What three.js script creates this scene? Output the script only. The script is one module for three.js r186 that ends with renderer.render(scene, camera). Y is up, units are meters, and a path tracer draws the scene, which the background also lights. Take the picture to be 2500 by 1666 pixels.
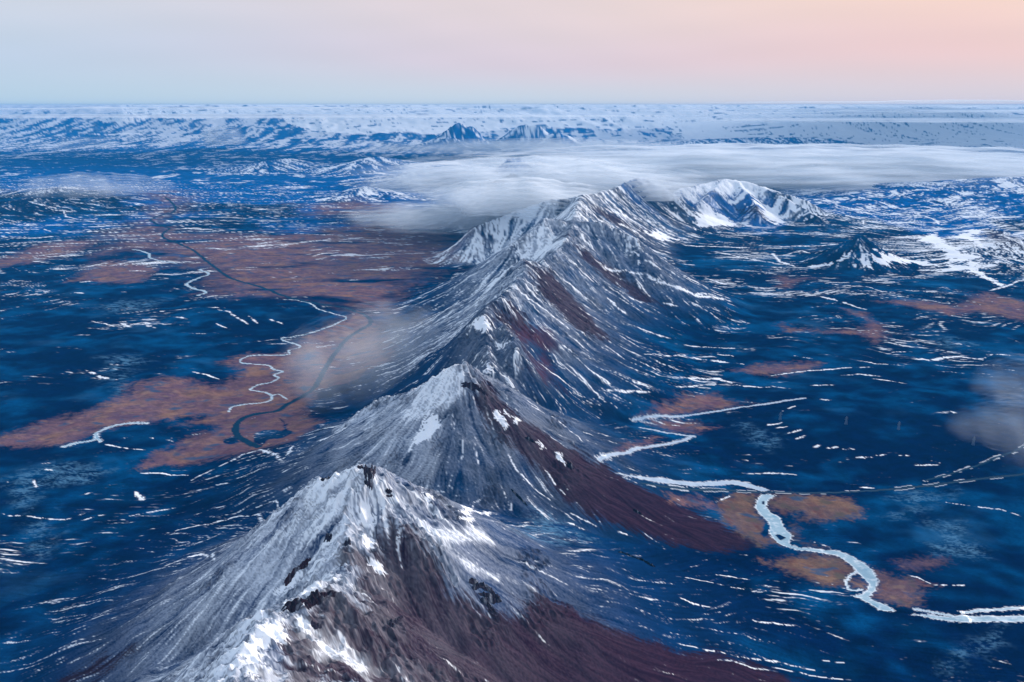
import * as THREE from 'three';
import { mergeGeometries } from 'three/addons/utils/BufferGeometryUtils.js';

// ================================================================ camera, sky, sun, exposure
const scene = new THREE.Scene();
const camera = new THREE.PerspectiveCamera(46.01, 1024 / 682, 5, 160000);
camera.position.set(0, 600, 0);
camera.rotation.set(-0.28508, 0, 0);

const renderer = new THREE.WebGLRenderer({ antialias: true });
renderer.setSize(1024, 682);
renderer.toneMapping = THREE.LinearToneMapping;
renderer.toneMappingExposure = 1;
renderer.shadowMap.enabled = true;

const lin = (r, g, b) => new THREE.Color().setRGB(r / 255, g / 255, b / 255, THREE.SRGBColorSpace).toArray();
{ // dusk sky: pale blue away from the sun, pink and peach towards it, bluer overhead
  const W = 1536, H = 768, data = new Float32Array(W * H * 4), R = Math.PI / 180;
  const horizon = [lin(188, 212, 230), lin(203, 217, 231), lin(219, 212, 222), lin(232, 212, 210)];
  const low = [lin(193, 211, 232), lin(218, 208, 222), lin(238, 207, 208), lin(252, 219, 200)];
  const mid = [lin(208, 216, 230), lin(227, 214, 219), lin(250, 219, 206), lin(255, 230, 210)];
  const high = [lin(205, 218, 238), lin(215, 219, 235), lin(232, 223, 228), lin(245, 230, 224)];
  const zenith = lin(206, 222, 246);
  const at = (row, t, c) => { const k = Math.min(2, Math.floor(t)), f = t - k, s = f * f * (3 - 2 * f) * 0.5 + f * 0.5; return row[k][c] + (row[k + 1][c] - row[k][c]) * s; };
  const step = (a, b, x) => { const t = Math.min(1, Math.max(0, (x - a) / (b - a))); return t * t * (3 - 2 * t); };
  for (let j = 0; j < H; j++) {
    const el = ((j + 0.5) / H - 0.5) * 180;
    for (let i = 0; i < W; i++) {
      const az = ((i + 0.5) / W - 0.25) * 360;                       // 0 straight ahead, positive to the right
      let off = Math.abs(((az - 64 + 540) % 360) - 180);
      const t = 3 - Math.min(3, Math.max(0, (off - 6) / 30));        // 3 under the sun .. 0 away from it
      const e = el + 0.5 * Math.sin(az * 0.16 + 1) * Math.min(1, Math.max(0, el / 4));
      for (let c = 0; c < 3; c++) {
        let v = at(horizon, t, c);
        v += (at(low, t, c) - v) * step(0.2, 3.2, e);
        v += (at(mid, t, c) - v) * step(2.6, 7, e);
        v += (at(high, t, c) - v) * step(8, 22, e);
        v += (zenith[c] - v) * step(18, 65, e);
        const streak = Math.sin(az * 0.55 + el * 2.1 + 1.3 * Math.sin(az * 0.13)) * 0.5 + Math.sin(az * 0.21 - el * 3.4 + 0.8 * Math.sin(az * 0.31 + 2)) * 0.5;   // faint high cloud veils
        data[(j * W + i) * 4 + c] = v * (1 + 0.014 * streak * step(0.5, 3, el) * [1.2, 0.8, 1][c]);
      }
      data[(j * W + i) * 4 + 3] = 1;
    }
  }
  const sky = new THREE.DataTexture(data, W, H, THREE.RGBAFormat, THREE.FloatType);
  sky.mapping = THREE.EquirectangularReflectionMapping; sky.magFilter = THREE.LinearFilter; sky.colorSpace = THREE.LinearSRGBColorSpace; sky.needsUpdate = true;
  scene.background = sky; scene.environment = sky;
}
const sun = new THREE.DirectionalLight(new THREE.Color().setRGB(1, 0.9, 0.84), 4.2);
{
  const az = 52 * Math.PI / 180, el = 21 * Math.PI / 180;
  sun.position.set(Math.sin(az) * Math.cos(el) * 6000, Math.sin(el) * 6000, -1500 - Math.cos(az) * Math.cos(el) * 6000);
  sun.target.position.set(0, 0, -1500);
  sun.castShadow = true; sun.shadow.radius = 20; sun.shadow.mapSize.set(4096, 4096);
  Object.assign(sun.shadow.camera, { left: -5000, right: 5000, top: 5000, bottom: -5000, near: 10, far: 16000 });
  scene.add(sun, sun.target);
}
scene.fog = new THREE.FogExp2(new THREE.Color().setRGB(0.045, 0.44, 1.0), 3.7e-5);

// ---------------------------------------------------------------- noise
const PERM = (() => { let s = 20240917; const p = new Uint8Array(512), a = [...Array(256).keys()]; for (let i = 255; i > 0; i--) { s = (Math.imul(s, 1664525) + 1013904223) >>> 0; const j = s % (i + 1); [a[i], a[j]] = [a[j], a[i]]; } for (let i = 0; i < 512; i++) p[i] = a[i & 255]; return p; })();
const GX = new Float64Array(256), GY = new Float64Array(256);
for (let i = 0; i < 256; i++) { GX[i] = Math.cos(i * 2.39996); GY[i] = Math.sin(i * 2.39996); }
function n2(x, y) {                                   // gradient noise, about -1 .. 1
  const xf = Math.floor(x), yf = Math.floor(y), X = xf & 255, Y = yf & 255; x -= xf; y -= yf;
  const u = x * x * x * (x * (x * 6 - 15) + 10), v = y * y * y * (y * (y * 6 - 15) + 10);
  const a = PERM[PERM[X] + Y], b = PERM[PERM[X + 1] + Y], c = PERM[PERM[X] + Y + 1], d = PERM[PERM[X + 1] + Y + 1];
  const p = GX[a] * x + GY[a] * y, q = GX[b] * (x - 1) + GY[b] * y, r = GX[c] * x + GY[c] * (y - 1), t = GX[d] * (x - 1) + GY[d] * (y - 1);
  const m = p + (q - p) * u, n = r + (t - r) * u;
  return (m + (n - m) * v) * 1.5;
}
function fbm(x, y, o) { let s = 0, a = 0.5, f = 1; for (let i = 0; i < o; i++) { s += a * n2(x * f + i * 17.3, y * f - i * 9.1); a *= 0.5; f *= 2.03; } return s; }
const clamp01 = (x) => (x < 0 ? 0 : x > 1 ? 1 : x);
const sstep = (a, b, x) => { const t = clamp01((x - a) / (b - a)); return t * t * (3 - 2 * t); };
const mix = (a, b, t) => a + (b - a) * t;

// ---------------------------------------------------------------- crests of the mountains: [mountain, foot width (times height, or metres if negative), profile, [[x, z, height] ...]]
const RIDGES = [[0,2.75,2.6,[[-156.2,-385,274.9],[-168.4,-440,260.1],[-175.6,-510,239.3],[-162.8,-535,233.3],[-148.4,-566,225.8],[-144.2,-598,210.2],[-147.7,-640,220.2],[-149.1,-682,232.3],[-142.1,-712,252.4],[-147.9,-728,257.0],[-141.3,-738,251.8]]],[0,2.5,2.4,[[-149.6,-726,255.7],[-185.4,-730,241.8]]],[0,2.2,2.2,[[-141.6,-714,252.7],[-108.0,-690,224.9],[-65.3,-662,179.9]]],[0,1.9,2.1,[[-148.4,-566,225.8],[-119.6,-548,214.7],[-92.2,-530,190.6]]],[1,2.55,1.95,[[-87.3,-1178,208.6],[-77.3,-1182,210.7],[-65.2,-1215,194.3]]],[1,2.4,1.85,[[-77.2,-1180,210.0],[-153.7,-1195,171.0],[-213.8,-1225,133.4]]],[1,2.2,1.8,[[-64.4,-1200,199.3],[9.6,-1175,138.8],[89.3,-1140,102.7]]],[2,1.55,1.6,[[-36.7,-1345,170.6],[-43.0,-1420,176.8],[-52.9,-1500,208.1],[-42.1,-1575,212.4],[-8.8,-1680,214.6]]],[3,2.05,1.8,[[-8.8,-1680,214.6],[32.9,-1870,226.5],[22.1,-1950,236.1],[77.3,-2080,206.4],[146.5,-2230,222.1],[159.8,-2350,236.8],[189.3,-2480,257.2]]],[2,1.3,1.5,[[5.2,-1390,182.6],[-15.6,-1480,193.2]]],[3,1.9,1.6,[[189.3,-2480,257.2],[98.4,-2450,266.4],[14.7,-2390,209.7]]],[3,2.0,1.6,[[189.3,-2480,257.2],[285.1,-2500,251.9],[371.4,-2460,211.0]]],[4,1.75,1.7,[[190.8,-2500,254.5],[233.5,-2900,252.0],[278.6,-3250,255.5],[428.6,-3700,224.5],[672.3,-4300,240.2]]],[4,1.6,1.6,[[278.7,-3250,253.9],[133.1,-3290,223.3],[0.0,-3300,179.0],[-149.1,-3250,132.6]]],[4,2.2,1.7,[[672.3,-4300,240.2],[835.1,-4250,164.4]]],[5,1.6,1.6,[[-85.3,-4250,227.6],[0.0,-4350,253.1],[156.3,-4450,210.1]]],[6,1.8,1.7,[[-30.9,-6200,214.8],[63.7,-6400,208.6]]],[7,2.1,1.6,[[928.5,-4500,156.7],[1040.2,-4600,169.6],[1214.0,-4700,192.8],[1383.3,-4750,169.7],[1538.7,-4700,123.0],[1722.3,-4600,59.5]]],[7,2.0,1.5,[[1209.1,-4680,189.9],[1060.0,-4450,117.3],[990.4,-4350,88.9]]],[7,2.0,1.5,[[1297.6,-4700,178.9],[1322.0,-4450,99.4],[1303.0,-4280,54.0]]],[7,2.2,1.5,[[1466.0,-4700,141.6],[1558.5,-4500,82.5],[1638.7,-4300,29.7]]],[8,2.3,1.6,[[1366.5,-3150,106.7],[1381.9,-3160,106.8]]],[9,-520,1.5,[[1913.8,-3300,45],[2093.4,-3350,60],[2349.5,-3400,60]]],[10,-1500,1.5,[[2661.1,-5300,120],[3108.5,-5300,150],[3788.0,-5400,150]]],[11,-1750,1.6,[[-4130.0,-5300,96.3],[-3365.0,-5100,82.4],[-2997.6,-5000,87.5],[-2816.5,-5000,117.4],[-2545.6,-4900,78.2],[-2187.7,-4700,47.8]]],[12,-420,1.5,[[-1076.0,-5450,46.8],[-998.9,-5550,72.5],[-907.7,-5550,53.2]]],[13,-750,1.5,[[-1456.5,-7900,93.8],[-1310.7,-8100,104.6],[-1157.0,-8000,64.0]]],[14,-700,1.5,[[-2392.5,-8000,80],[-2246.1,-8200,90]]],[15,-600,1.5,[[-804.7,-6700,70],[-646.1,-6800,80]]],[16,1.7,1.35,[[-981.8,-12600,242.2],[-812.7,-12800,328.0],[-623.4,-12900,239.8]]],[16,2.6,1.3,[[-1165.7,-12400,110],[-844.8,-12200,130]]],[17,1.5,1.3,[[143.0,-13200,288.1],[416.1,-13200,288.1]]],[18,2.0,1.3,[[533.3,-12000,207.6],[657.9,-11900,228.0],[890.2,-12000,144.4]]],[19,-2800,1.7,[[5570.8,-14300,200],[6703.3,-14800,270],[7858.9,-15200,250]]],[20,-1300,1.6,[[2716.2,-12200,120],[3707.9,-12500,140],[4672.6,-12600,130]]],[21,3.0,1.4,[[-7267.5,-15500,120],[-7174.4,-15500,130]]],[22,-2000,1.4,[[-5960.4,-17500,50],[-4707.2,-18000,60],[-3464.3,-18000,50]]],[23,-2400,1.5,[[-2037.3,-16500,50],[-587.4,-17000,70],[587.2,-17000,90],[1929.2,-17000,90]]],[24,-420,1.4,[[-943.0,-2150,10],[-826.4,-2280,24],[-680.1,-2360,26],[-544.2,-2300,12]]],[24,-380,1.4,[[-1174.0,-1950,6],[-1009.1,-2000,14]]],[24,-500,1.4,[[849.4,-2500,14],[1131.3,-2550,16]]],[24,-300,1.4,[[614.1,-1500,6],[842.7,-1550,10]]],[24,2.6,1.5,[[-448.7,-1160,22],[-361.6,-1180,40],[-325.5,-1200,60]]]];
const SEG = [];                                       // flat list of crest segments
{
  RIDGES.forEach(([id, w, pow, pts], r) => {
    let s = r * 733;
    for (let i = 0; i + 1 < pts.length; i++) {
      const [ax, az, ah] = pts[i], [bx, bz, bh] = pts[i + 1], len = Math.hypot(bx - ax, bz - az);
      const reach = w < 0 ? -w : w * Math.max(ah, bh);
      SEG.push({ r, id, w, pow, ax, az, ah, bx, bz, bh, dx: (bx - ax) / len, dz: (bz - az) / len, len, s, first: i === 0, last: i + 2 === pts.length,
        x0: Math.min(ax, bx) - reach, x1: Math.max(ax, bx) + reach, z0: Math.min(az, bz) - reach, z1: Math.max(az, bz) + reach });
      s += len;
    }
  });
}
const HIT = { h: 0, id: -1, c: 0, d: 0, side: 0, t: 1, hc: 0 };        // what the last ridge() found: mountain, place along its crest, distance from it
const RH = new Float64Array(RIDGES.length);
function ridge(x, z) {
  RH.fill(0); HIT.id = -1; HIT.h = 0; HIT.t = 1; HIT.d = 1e9; let best = 0;
  // bend the lines a little so that no flank is straight
  const wx = x + 9 * n2(x / 70 + 3.1, z / 70) + 2.6 * n2(x / 19, z / 19 + 7.7), wz = z + 9 * n2(x / 70 - 8.4, z / 70 + 2.2) + 2.6 * n2(x / 19 + 4.4, z / 19);
  for (let i = 0; i < SEG.length; i++) {
    const g = SEG[i];
    if (wx < g.x0 || wx > g.x1 || wz < g.z0 || wz > g.z1) continue;
    const px = wx - g.ax, pz = wz - g.az; let s = px * g.dx + pz * g.dz; const raw = s; s = s < 0 ? 0 : s > g.len ? g.len : s;
    const qx = px - g.dx * s, qz = pz - g.dz * s, d = Math.sqrt(qx * qx + qz * qz), hc = g.ah + (g.bh - g.ah) * s / g.len;
    const W = g.w < 0 ? -g.w : g.w * hc, r0 = W * 0.012, t = (Math.sqrt(d * d + r0 * r0) - r0) / W;
    if (t >= 1) continue;
    const h = hc * Math.pow(1 - t, g.pow);
    if (h > RH[g.r]) RH[g.r] = h;
    if (h > best) {
      best = h; HIT.id = g.id; HIT.d = d; HIT.t = t; HIT.hc = hc;
      const side = g.dx * pz - g.dz * px; HIT.side = side;
      let c = g.s + s;                                // place along the crest; past its ends the lines fan out
      if (raw < 0 || raw > g.len) { const over = raw < 0 ? raw : raw - g.len; c += Math.atan2(over, Math.abs(side)) * 55; }
      HIT.c = c + (side > 0 ? 0 : 5000);
    }
  }
  let h = 0;
  for (let i = 0; i < RH.length; i++) { const a = RH[i]; if (a <= 0) continue; const k = 3 + 0.05 * Math.min(a, h), df = Math.abs(a - h); h = Math.max(a, h) + (df < k ? (k - df) * (k - df) / (4 * k) : 0); }
  HIT.h = h;
  return h;
}
const DREF = 600;
function ground(x, z) {                               // height of everything, and HIT for the same place
  const D = -z; let h = ridge(x, z);
  const H = HIT;
  // the plain: faint swells near, rougher lava and hill country farther off
  const far = sstep(3600, 9000, D), veryfar = sstep(9000, 16000, D);
  let g = 4.6 * n2(x / 230, z / 200 + 5.5) + 2.6 * n2(x / 74 + 9.2, z / 66) + 1.1 * n2(x / 27, z / 25) + 0.45 * n2(x / 11, z / 11 + 4);
  if (far > 0) {
    const b = fbm(x / 1500 + 2.2, z / 1500, 4), rid = 1 - Math.abs(n2(x / 620 + 4, z / 900 - 3) + 0.3 * n2(x / 190, z / 260));
    g += far * (26 * Math.max(0, b + 0.15) + 16 * rid * rid * sstep(-0.1, 0.3, b) + 5 * n2(x / 130, z / 170));
    const rugged = 1 - Math.abs(fbm(x / 900 + 3, z / 1300, 4)) * 2.2;
    g += veryfar * (60 * Math.max(0, fbm(x / 4200 - 5, z / 4200 + 1.7, 3) + 0.1) + 75 * Math.max(0, rugged - 0.45) * sstep(-0.3, 0.4, fbm(x / 2600, z / 3000 + 7, 2)));
    g += 640 * Math.pow(sstep(12300, 17900, D), 1.25) + sstep(13500, 16500, D) * (40 * fbm(x / 1500 + 9, z / 900, 4) + 16 * Math.max(0, n2(x / 420, z / 420 + 6)));   // added rise to a white ice cap, standing in for pale horizon haze
    const most = 590 - h; if (g > most) g = most + 34 * (1 - Math.exp(-(g - most) / 34));
  }
  if (H.id >= 0 && h > 1) {
    // ribs and rills that run down from the crest, crags near the top
    const up = sstep(0.02, 0.55, h / Math.max(60, H.hc)), near = sstep(9000, 3000, D);
    const sc = H.hc > 60 ? 1 : 0.15;
    h += sc * near * up * 2.4 * fbm(x / 38 + 2, z / 38, 3);
    const top = sc * near * sstep(0.55, 0.95, h / Math.max(60, H.hc));
    if (top > 0) {
      const cr = 1 - Math.abs(n2(x / 17 + 1.3, z / 17)), cr2 = 1 - Math.abs(n2(x / 6.3, z / 6.3 + 3.3));
      h += top * (6.5 * (cr * cr - 0.45) + 2.6 * (cr2 * cr2 - 0.45));
    }
    const bare = sc * near * sstep(0.3, 0.5, h / Math.max(60, H.hc)) * sstep(0.12, 0.4, n2(x / 52 + 11, z / 52 - 4));
    if (bare > 0) { const q = 1 - Math.abs(n2(x / 11 + 7, z / 11)), q2 = 1 - Math.abs(n2(x / 4.3, z / 4.3 + 2)); h += bare * (4.2 * (q * q - 0.5) + 1.6 * (q2 * q2 - 0.5)); }
    h += sc * near * up * 0.55 * n2(x / 3.1, z / 3.1);
  }
  return h + g;
}


// ================================================================ outlines on the ground, x and z in metres: [kind, which, outline] and [kind, which, width, course]
const POLYS = [
  ["moss_flat","bend",[-978.4,-1408.9,-945.7,-1440.8,-930.3,-1489.5,-891,-1515.8,-856.4,-1549.6,-841.1,-1614.1,-831.9,-1642,-855.5,-1707.8,-819.3,-1709.8,-780.7,-1737.6,-742.7,-1734.9,-710.2,-1709.7,-655.7,-1699.2,-634.6,-1755.1,-638.9,-1809.2,-715.8,-1865.4,-680.8,-1895.9,-653.3,-1925,-563.7,-1935.6,-564.5,-1998.5,-560.2,-2059.2,-517.5,-2151.8,-481.1,-2256,-468.1,-2344.5,-417.7,-2266.3,-366.9,-2169.2,-289.4,-1873.9,-271.4,-1749.4,-321.9,-1713.1,-360.9,-1672.7,-420.7,-1655.3,-423.7,-1588.7,-422.8,-1533.5,-359.6,-1422.1,-367.2,-1362.7,-374.2,-1286,-416.5,-1295.9,-440.4,-1288.3,-534.9,-1294.1,-608.2,-1281.4,-652.8,-1266.8,-641.9,-1300.2,-648.7,-1341.4,-615.5,-1351.1,-629.7,-1373,-603.1,-1404.9,-580.2,-1442.2,-587.5,-1469,-655.8,-1465.3,-610.8,-1511.6,-720.3,-1480.3,-786.4,-1437.2,-813.3,-1377.8,-848,-1366.2,-949.5,-1362.2]],
  ["moss_flat","plain",[-1738,-3288,-1739,-3391,-1769,-3563,-1936,-3826,-1906,-3994,-1934,-4211,-1998,-4547,-2179,-4852,-2332,-5124,-2239,-5444,-2012,-5109,-1856,-4478,-1849,-4157,-1694,-3961,-1387,-3832,-1063,-3942,-862,-4235,-665,-4511,-416,-4303,-280,-3908,-163,-3169,-161,-3125,-257,-3116,-290,-2948,-360,-2769,-358.5,-2589.9,-371,-2440.6,-366.9,-2169.2,-417.7,-2266.3,-470.2,-2356,-595.7,-2421.2,-740.6,-2531.2,-858.1,-2525.8,-997.9,-2581.8,-1079,-2786,-1141,-2990,-1252,-3105,-1333,-3148,-1422,-3206,-1543,-3373,-1631,-3431]],
  ["moss_flat","lobe",[-1571,-2799,-1665,-3162,-1620,-3204,-1342,-3052,-1343,-2962,-1312,-2788,-1450,-2788,-1521,-2815]],
  ["moss_flat","hillfoot",[-1980,-3012,-1933,-3119,-1864,-3290,-1861,-3520,-1910,-3675,-2046,-3630,-2105,-3536,-2082,-3402,-2088,-3186]],
  ["moss_flat","highmoor",[-1280,-4960,-1030,-5230,-664,-5051,-572,-4700,-795,-4469,-1115,-4480]],
  ["moss_flat","river_west",[313.7,-1117.4,333,-1138.5,361.5,-1157.6,397.7,-1167.1,378.9,-1123.8,374.3,-1095.6,380.8,-1069.1,374.8,-1038.9,378.7,-1016.9,348.7,-1008.8,327.1,-1031.2,311.2,-1053.5,309.4,-1081.4]],
  ["moss_flat","river_north",[420.3,-1163.4,476.5,-1167.8,538.6,-1151.4,544,-1119.3,530.5,-1097.7,459.7,-1082.7,446.2,-1082.4,434.8,-1087.7,444.3,-1102.7,434.2,-1112.8,413.9,-1106,401.1,-1116.5,398.1,-1133.4]],
  ["moss_flat","river_south",[337.7,-972,356.4,-965.9,387.1,-984.8,414.8,-993.8,445.4,-991.8,458.9,-974.2,464.2,-953,441.1,-925.5,435.1,-910.6,415.2,-909.1,387.7,-918.7,358.5,-947.9,341.5,-957.5]],
  ["moss_flat","river_east",[483.4,-951.7,506.7,-933.2,529.7,-931.7,547.1,-915.5,513,-888.8,503.8,-863,478.3,-871,456.6,-884.7,473.7,-910.4,481.1,-925.7]],
  ["moss_flat","river_isle",[446.9,-925.4,461.8,-932.8,464.1,-919.8,453.6,-904.3,442.7,-910.5]],
  ["moss_flat","far_bank",[427.9,-1074.2,411.5,-1045.6,415.6,-1026,430.7,-1014.9,441.4,-1009.4,413.5,-1013.8,401.8,-1029.3,412.6,-1055.3,411.8,-1072.5]],
  ["moss_flat","fan",[233.9,-1099.3,278,-1113.1,308.8,-1116,317.8,-1105.5,279.4,-1087.8,234.4,-1077.6]],
  ["moss_flat","strip",[523.4,-1802.2,596.4,-1848.2,686.4,-1860.7,759,-1862.2,704.3,-1809.1,622.7,-1773.5,571.2,-1774.1]],
  ["moss_flat","gravelbank",[251.2,-1468,310.1,-1532.5,372,-1616.2,438.8,-1640.4,455,-1593.5,487.4,-1578,400.4,-1536.9,332.8,-1510.8,272.9,-1469.2]],
  ["moss_flat","zigzag",[270.4,-1452.8,345.6,-1486.8,398.8,-1456.5,351.1,-1414.6,306.9,-1421.4]],
  ["moss_flat","zigzag2",[165.7,-1200.6,199.4,-1259.8,261,-1352.4,244.8,-1305.2,203.8,-1239.3,166,-1175.6]],
  ["moss_flat","fork",[973,-2888,993,-2868,1009,-2835,1086,-2844,988,-2759,938,-2656,907,-2636,932,-2744]],
  ["moss_flat","spoon",[1007,-2373.8,1050.1,-2346.8,1049.8,-2204.1,998.5,-2069.6,953.2,-2019.5,949.6,-2095.3,857.7,-2127.6,761.2,-2132.3,755.3,-2190.1,766.2,-2211.8,781.6,-2168.3,865.1,-2148.1,964.2,-2149.6,1027.1,-2239.4]],
  ["moss_flat","eastmoor",[1156.3,-2447.8,1218.4,-2471.7,1328.9,-2458.1,1370.2,-2421,1455.7,-2485.4,1490,-2547.9,1586,-2624,1642.8,-2474.2,1491.6,-2232.2,1434.6,-2317.8,1407.8,-2349.1,1288.2,-2291.1,1272.7,-2329.7,1239.9,-2371.6]],
  ["moss_flat","sparse",[521.8,-966.1,553.5,-981,606.3,-983.8,584.2,-961.3,548.6,-950.2,522.4,-950.2]],
  ["sand","a",[-486.2,-1408.2,-471.2,-1430.6,-439.8,-1418.2,-448.6,-1463.5,-464.8,-1492.5,-438.8,-1456.9,-403.7,-1376.2,-415.4,-1347.1,-444.8,-1356.9,-443.5,-1316.7,-484.6,-1374]],
  ["sand","b",[-539.3,-1388.3,-523.8,-1399.6,-498.9,-1370.6,-519.9,-1365.1]],
  ["sand","c",[-359.2,-1664.5,-394.5,-1671.4,-417.7,-1629.6,-398.2,-1585.7,-338.4,-1558]],
  ["sand","d",[388.9,-1084.4,375.2,-1068.8,358.1,-1040.9,362.2,-1025.9,376.1,-1043.2]],
  ["river","main",[399.2,-1164.2,383.6,-1137.4,375.2,-1117,377.6,-1099.2,384.1,-1079.6,381.8,-1061.4,375.5,-1049.5,375.8,-1035.2,379.2,-1018.6,387.4,-1011.3,403.4,-1002.3,428.5,-996.9,452.2,-993.5,460.5,-978.1,462.6,-958.7,463.8,-948.1,465.2,-931.6,467.1,-918.5,459.9,-905.4,445.5,-892,432.3,-887.6,438.6,-882.4,446.1,-873.6,453.9,-857.7,471.9,-855.1,468.2,-865.2,454.8,-880.6,454.6,-887.9,469.9,-906.3,480.9,-924.1,483.9,-948.3,479.7,-971,474.3,-991.9,459.8,-1002.6,439.7,-1004.4,410.9,-1006.3,397,-1014.6,397.3,-1022.1,406.3,-1039.7,403,-1059.2,405.9,-1095.4,395.8,-1106.9,393.8,-1123.1,403.7,-1144.3,420,-1161,408.8,-1164.6]],
  ["isle","a",[381.1,-1039.7,388.6,-1041.6,396.4,-1033.7,384.9,-1026.5]],
  ["isle","b",[390.9,-1136.7,397.4,-1139.5,393.4,-1129.4,389.7,-1129.5]],
  ["river","lower",[487.6,-851.5,515,-845.3,530,-840,555.7,-844.1,633.7,-847.2,626.3,-835.4,580.4,-833.6,540.6,-829.7,511.5,-838.4]],
  ["river","upper",[154,-1105.6,238.5,-1147.3,283.3,-1161.6,366.1,-1207.6,390.5,-1203.8,418.6,-1178.9,403.3,-1175,374.9,-1187.3,357.3,-1188.3,284.4,-1150.2,217.7,-1126]],
  ["snow","0",[-142.4,-691.1,-135.9,-693.1,-131.3,-688.7,-127.5,-680.7,-130.4,-671.1,-144.2,-672.1,-146.6,-679.7,-144.7,-686.8]],
  ["snow","1",[-138,-660.2,-131.9,-662.6,-125.5,-656.6,-131.1,-649.1,-136.1,-648.3]],
  ["snow","2",[-125.4,-636.9,-118,-640,-116.8,-627.8,-121.5,-629]],
  ["snow","3",[-197.2,-647.9,-190.5,-643.2,-200.9,-638.7,-209.4,-639,-216.7,-638.3,-205,-644.1]],
  ["snow","4",[-173.8,-492.5,-167.6,-504.8,-157.6,-478,-163.1,-463.5,-163.9,-446.8,-157.3,-420.9,-156.3,-408.1,-169.4,-438.2,-177.5,-445.4,-172.2,-456.5,-173.1,-471.5]],
  ["snow","5",[-118.2,-1117.1,-98.8,-1091,-117.1,-1076.3,-142.5,-1071.1,-147.4,-1065.2,-138.7,-1096.8]],
  ["snow","6",[-26.1,-1131.1,-6,-1106.2,-10.3,-1099.9,-23.5,-1110.1]],
  ["snow","7",[-15,-1135.6,-1.6,-1124.2,-3.8,-1117.8]],
  ["snow","8",[0.6,-1123.5,11.7,-1126.1,9.4,-1109.9,2.8,-1113.3]],
  ["snow","9",[38.9,-1097.2,47.8,-1100.2,44.1,-1087.5]],
  ["snow","10",[61.8,-1093.8,73.1,-1098.4,79.2,-1071.8,65.7,-1081.7]],
  ["snow","11",[-90.4,-743.8,-81.8,-777.5,-82.4,-736.2,-86.8,-736.3]],
  ["snow","12",[-52.9,-790.4,-47.9,-909.9,-44.6,-785.7,-52.9,-765.8]],
  ["snow","13",[-54.7,-746.2,-39.8,-784.2,-43.1,-757.3]],
  ["snow","14",[-39.7,-817.8,-29.1,-965.4,-34.5,-812.1]],
  ["snow","15",[-43.5,-1344.8,-32.8,-1329.7,-48.1,-1322.5]],
  ["snow","16",[599,-3507,660,-3652,719,-3638,780,-3664,661,-3500]],
  ["snow","17",[-56.9,-1490.3,-36.8,-1477.5,-50.1,-1452.9,-71.3,-1492.8]],
  ["snow","18",[-27.7,-1437.9,-8.3,-1421.8,-16.4,-1416.1]],
  ["snow","19",[1902,-3772,2073,-3916,1846,-3344,1830,-3186,1849,-3146,1719,-3062,1725,-3130,1793,-3347]],
  ["snow","20",[2063,-3773,2281,-3994,2341,-3984,2201,-3821,1984,-3349,1944,-3301,2001,-3526]],
  ["snow","21",[1397,-3071,1503,-3122,1611,-3196,1637,-3058,1586,-3094,1488,-3062,1384,-2992]],
  ["snow","22",[1689,-3058,1767,-3046,1732,-2873,1706,-2736,1699,-2842,1704,-2981,1645,-2952]],
  ["snow","23",[1169,-3056,1232,-3063,1313,-3074,1293,-3050,1229,-3039]],
  ["snow","24",[1360,-3080,1358,-3011,1344,-3003,1338,-3048]],
  ["snow","25",[1260,-4552,1286,-4504,1240,-4496,1204,-4476]],
  ["snow","26",[1315,-4440,1431,-4560,1483,-4469,1422,-4370,1394,-4381,1379,-4465,1305,-4399]],
  ["snow","27",[1653,-4589,1703,-4594,1733,-4514,1634,-4292,1594,-4347]],
  ["snow","28",[949,-4159,1069,-4358,1140,-4334,1184,-4239,1077,-4077,958,-3992,915,-3986]],
  ["snow","29",[1211,-4658,1283,-4720,1268,-4622,1231,-4600]],
  ["snow","30",[1478,-6545,1110,-4631,1159,-4563,1064,-4556,1030,-4547]],
  ["brown","front",[-122.8,-673.7,-105.7,-684.4,-91.1,-676,-62,-651.2,-40.2,-646.7,0,-657.1,33.2,-709.3,70.9,-706.7,135.5,-710.6,209.3,-728.1,284.3,-724.3,336.1,-686.3,-93.3,-432.4,-129.3,-521.2,-150.1,-519.5,-162.4,-525.9,-151.6,-555.6,-121.5,-559.1,-132.8,-599.9,-154.6,-633.2,-140.2,-642.4,-127.5,-642]],
  ["brown","frontcrest",[-159.5,-527.2,-145,-551.8,-118.6,-543.4,-101.4,-530,-78.1,-515.1,-139.2,-408.1,-154.8,-455.2,-167.7,-506.7]],
  ["brown","second",[-52.3,-1187.4,-24.5,-1167,9.6,-1136.3,88.9,-1134.5,133.6,-1122.6,208.2,-1087.9,273.4,-1072.5,311.8,-1042.9,356.2,-1015.8,304.1,-979.7,251.7,-973.2,180.7,-980.1,120,-985.6,70.8,-1015.1,40.6,-1043.1,9.1,-1064.6,-23.1,-1085.5,-45.3,-1107.3,-59.2,-1130.1]],
  ["red","a",[15.1,-1600.6,66.3,-1659.9,106.3,-1631.5,91.9,-1593.7,69.6,-1575.5,38.7,-1554.1,-8.4,-1449]],
  ["red","b",[24.9,-1443.7,66,-1559.2,78.9,-1508.5,89.4,-1435.2,58.6,-1369.8,39.9,-1375.4]],
  ["brown","c",[44.3,-1987.3,104.1,-2064.6,157.2,-1984.3,203.7,-1879.1,229,-1781.8,155.2,-1727.3,107.8,-1776.2,57.2,-1792.1]],
  ["brown","d",[159.7,-2338.9,203,-2330.3,293.5,-2348.3,372.7,-2275.4,428.1,-2216.3,362.8,-2205.6,279.5,-2222.2,195.8,-2238.5]],
  ["brown","e",[269,-3139,416,-3388,557,-3473,714,-3613,469,-3307,327,-3136]],
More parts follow.
